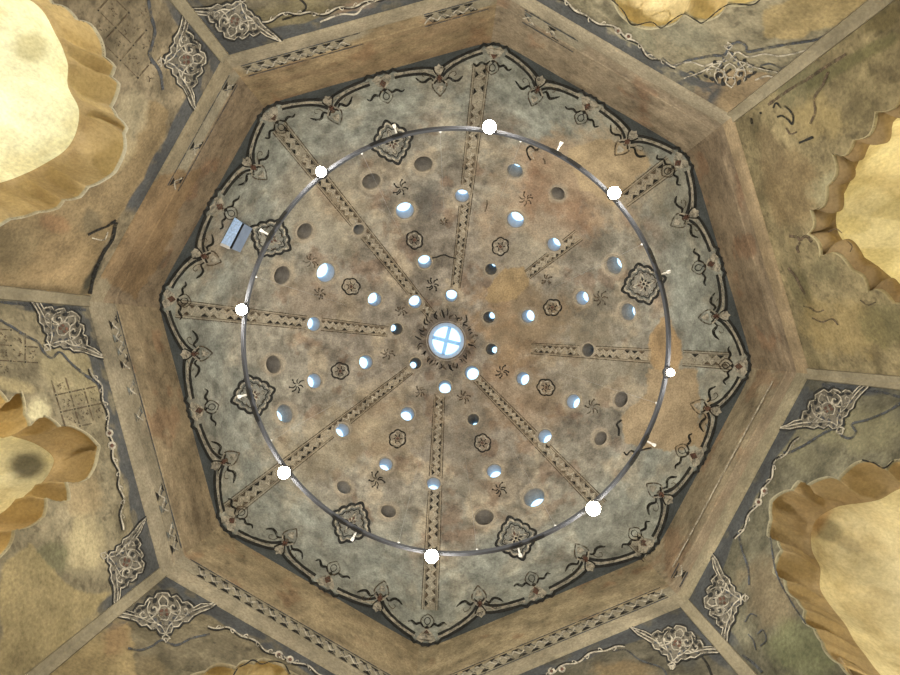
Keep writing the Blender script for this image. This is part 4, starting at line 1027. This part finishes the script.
# ------------------------------------------------------------------ pendant ring lamp
DR = 5.2; RCX, RCY, RPX = 456.0, 341.0, 213.6
rc = np.array([(RCX - CX) * DR / F, (RCY - CY) * DR / F, DR + CAMZ]); RR = RPX * DR / F
ring = empty('ring_chandelier', tuple(rc)); tag(ring, 'large thin grey ring lamp hung under the dome, eight lit bulbs', 'chandelier')
NT = 288
def rot_prof(prof, m, name, a0=0, a1=2 * PI, n=NT, sm=True):
    closed = abs(a1 - a0 - 2 * PI) < 1e-6
    aa = np.linspace(a0, a1, n, endpoint=not closed); mb = MB(); K = len(prof)
    V = [(rc[0] + r * math.cos(t), rc[1] + r * math.sin(t), rc[2] + z) for t in aa for r, z in prof]; Fc = []
    for i in range(n if closed else n - 1):
        for j in range(K):
            i2 = (i + 1) % n; Fc.append([i * K + j, i * K + (j + 1) % K, i2 * K + (j + 1) % K, i2 * K + j])
    if not closed: Fc += [list(range(K)), [(n - 1) * K + j for j in range(K)][::-1]]
    mb.add(V, Fc, m); return mb.build(name, ring, smooth=False)
rot_prof([(RR - .010, .004), (RR + .010, .004), (RR + .010, .062), (RR - .010, .062)], M['alu'], 'ring_profile')
rot_prof([(RR - .006, -.006), (RR + .013, -.006), (RR + .013, .004), (RR - .006, .004)], M['under'], 'track_strip')
LAMPA = [math.atan2(y - RCY, x - RCX) for x, y in [(489, 129), (611, 196), (667, 372), (592, 507), (432, 553), (286, 471), (245, 310), (322, 173)]]
LAMPR = [.062, .058, .038, .066, .062, .058, .050, .048]
SPOTA = [-18, 27.7, 73.3, 117.6, 165.6, 209.6, 254, 298]
at = lambda t, r, z=0: np.array([rc[0] + r * math.cos(t), rc[1] + r * math.sin(t), rc[2] + z])
for i, t in enumerate(LAMPA):
    mb = MB(); mb.tube([at(t, RR, -.004), at(t, RR, -.02), at(t, RR, -.05)], [.05, .055, .05], M['black'], 16); h = mb.build('lamp_head', ring, smooth=True)
    mb = MB(); mb.sphere(at(t, RR, -.075), LAMPR[i], M['bulb'] if LAMPR[i] > .045 else M['bulb_dim'], 18, 10, .75)
    V = np.asarray(mb.V) - np.array(ring.location); b = mesh_obj('bulb', V, mb.F, mb.mats, h, smooth=True, midx=mb.I)
for i, dg in enumerate(SPOTA):
    t = R_(dg)
    rot_prof([(RR - .012, -.012), (RR + .016, -.012), (RR + .016, .03), (RR - .012, .03)], M['black'], 'adapter', t - .025, t + .025, 5)
    mb = MB(); mb.tube([at(t, RR + .016, .02), at(t, RR + .05, .02), at(t, RR + .085, .022), at(t, RR + .088, .022), at(t, RR + .115, .024)], [.008, .008, .008, .014, .016], M['white'], 14)
    s = mb.build('spotlight', ring, smooth=False)
    t2 = t + (.10 if i % 2 else -.10)
    rot_prof([(RR - .012, -.010), (RR + .015, -.010), (RR + .015, .02), (RR - .012, .02)], M['black'], 'adapter', t2 - .035, t2 + .035, 5)
for dg in (197.8, 243.4, 265.7, -72, -27.4, 17.2, 61.7, 84.2, 105.9, 151.7):
    t = R_(dg); b0 = at(t, RR, .06)
    Dd = DR + .1
    # hang point on the dome straight above
    zz = np.linspace(D0 + .3, D0 + H - .05, 400); g = G(np.full(400, b0[0]), np.full(400, b0[1]), zz); zt = zz[np.argmax(g > 0)]
    mb = MB(); mb.tube([b0, np.array([b0[0], b0[1], CAMZ + zt])], .0012, M['wire'], 5); c = mb.build('suspension_wire', ring)
    mb = MB(); mb.tube([b0, b0 + (0, 0, .03), b0 + (0, 0, .05)], [.012, .012, .006], M['white'], 10)
    mesh_obj('wire_grip', np.asarray(mb.V) - np.array(ring.location), mb.F, mb.mats, c, midx=mb.I)

# ------------------------------------------------------------------ metal box on the dome foot
A, B = hall_map([(234.7, 217.4), (220.4, 244)], .0)
Db = min(A[2], B[2]) - CAMZ - .02
back = lambda x, y, D: np.array([(x - CX) / F * D, (y - CY) / F * D, D + CAMZ])
a_, b_ = back(234.7, 217.4, Db), back(220.4, 244, Db); af, bf = back(243.6, 223.7, Db), back(231, 248.6, Db)
up = np.array([0, 0, .34]); org = (a_ + b_ + af + bf) / 4
box = empty('wall_box', tuple(org)); tag(box, 'pale blue metal box fixed to the dome foot beside a medallion', 'box')
mb = MB(); lift = np.array([0, 0, .03]); outw = (a_ + b_ - af - bf) / 2 * .9
mb.hexa([a_ + lift, af + lift, bf + lift, b_ + lift, a_ + up + outw * .2, af + up, bf + up, b_ + up + outw * .2], M['boxd']); mb.build('body', box)
sh = (a_ - af) * .16; sh2 = (b_ - bf) * .16
mb = MB(); mb.hexa([a_, af + sh, bf + sh2, b_, a_ + lift, af + sh + lift, bf + sh2 + lift, b_ + lift], M['boxm']); pn = mb.build('cover_panel', box)
mb = MB(); e = (af - bf) * .05
mb.hexa([b_ - e - (0, 0, .006), bf + sh2 - e - (0, 0, .006), bf + sh2 + e - (0, 0, .006), b_ + e - (0, 0, .006), b_ - e + lift * .9, bf + sh2 - e + lift * .9, bf + sh2 + e + lift * .9, b_ + e + lift * .9], M['white']); mb.build('lip', box)
mb = MB(); ii = (0, 0, .012)
mb.hexa([af + sh + ii, af + ii, bf + ii, bf + sh2 + ii, af + sh + lift, af + lift, bf + lift, bf + sh2 + lift], M['black']); mb.build('slot', box)

# ------------------------------------------------------------------ floor, and an unseen shell added to block sky light at cracks
mb = MB(); mb.add([(-6, -6, 0), (6, -6, 0), (6, 6, 0), (-6, 6, 0)], [[0, 1, 2, 3]], M['floor']); fl = mb.build('floor'); tag(fl, 'stone floor of the octagonal hall', 'floor', kind='structure')
rr0 = r_hall(TH, np.full(len(TH), D0))
V = np.vstack([np.stack([s * np.cos(TH), s * np.sin(TH), np.full(len(TH), z)], 1) for s, z in ((rr0 + .0, D0 + CAMZ), (np.full(len(TH), 5.6), D0 + CAMZ), (np.full(len(TH), 5.6), 0.0))])
n_ = len(TH); i = np.arange(n_); j = (i + 1) % n_
ro = mesh_obj('wall_exterior', V, np.concatenate([np.stack([i, j, n_ + j, n_ + i], 1), np.stack([n_ + i, n_ + j, 2 * n_ + j, 2 * n_ + i], 1)]), M['rim']); tag(ro, 'outer masonry and roof slab round the octagon', 'wall', kind='structure')

# ------------------------------------------------------------------ light
def pt(name, loc, e, col, r):
    l = bpy.data.lights.new(name, 'POINT'); l.energy = e; l.color = col; l.shadow_soft_size = r
    o = bpy.data.objects.new(name, l); o.location = loc; COL.objects.link(o); return o
for i, t in enumerate(LAMPA):
    pt('lamp_light', at(t, RR, -.17), 64 if LAMPR[i] > .045 else 36, (1.0, .96, .9), .05)
for dg in SPOTA:      # the white spotlights wash the dome
    t = R_(dg); l = bpy.data.lights.new('spot_light', 'SPOT'); l.energy = 105; l.color = (1, .97, .93); l.spot_size = R_(120); l.spot_blend = .8; l.shadow_soft_size = .04
    o = bpy.data.objects.new('spot_light', l); o.location = at(t, RR + .10, .16); COL.objects.link(o)
    o.rotation_euler = (Vector((0, 0, CAMZ + D0 + H)) - o.location).to_track_quat('-Z', 'Y').to_euler()
NL = {'upper_left': 74, 'left': 44, 'right': 54, 'lower_right': 50, 'upper_right': 44, 'bottom_left': 26, 'top': 12, 'bottom_right': 12}
LSIDE = {'upper_left': -.55, 'left': .5, 'right': 0, 'lower_right': .6, 'upper_right': -.3}
for k in range(8):
    nm = SIDES[k]; a, t, L = wall_uv(k); c = a + t * (L / 2 + LSIDE.get(nm, 0)) + NRM[k] * .35
    pt('niche_light', (c[0], c[1], CAMZ + D1 - 2.75), NL[nm], (1.0, .93, .72), .08)
w = bpy.data.worlds.new('sky'); scene.world = w; w.use_nodes = True
bg = w.node_tree.nodes['Background']; bg.inputs[0].default_value = (.42, .70, 1.0, 1); bg.inputs[1].default_value = 3.2

cam = bpy.data.cameras.new('camera'); cam.sensor_width = 36; cam.lens = F / 900 * 36; cam.clip_start = .05
co = bpy.data.objects.new('camera', cam); co.location = (0, 0, CAMZ); co.rotation_euler = (PI, 0, 0); COL.objects.link(co); scene.camera = co
scene.view_settings.view_transform = 'Standard'; scene.view_settings.look = 'None'; scene.view_settings.exposure = 0.0; scene.view_settings.gamma = 1
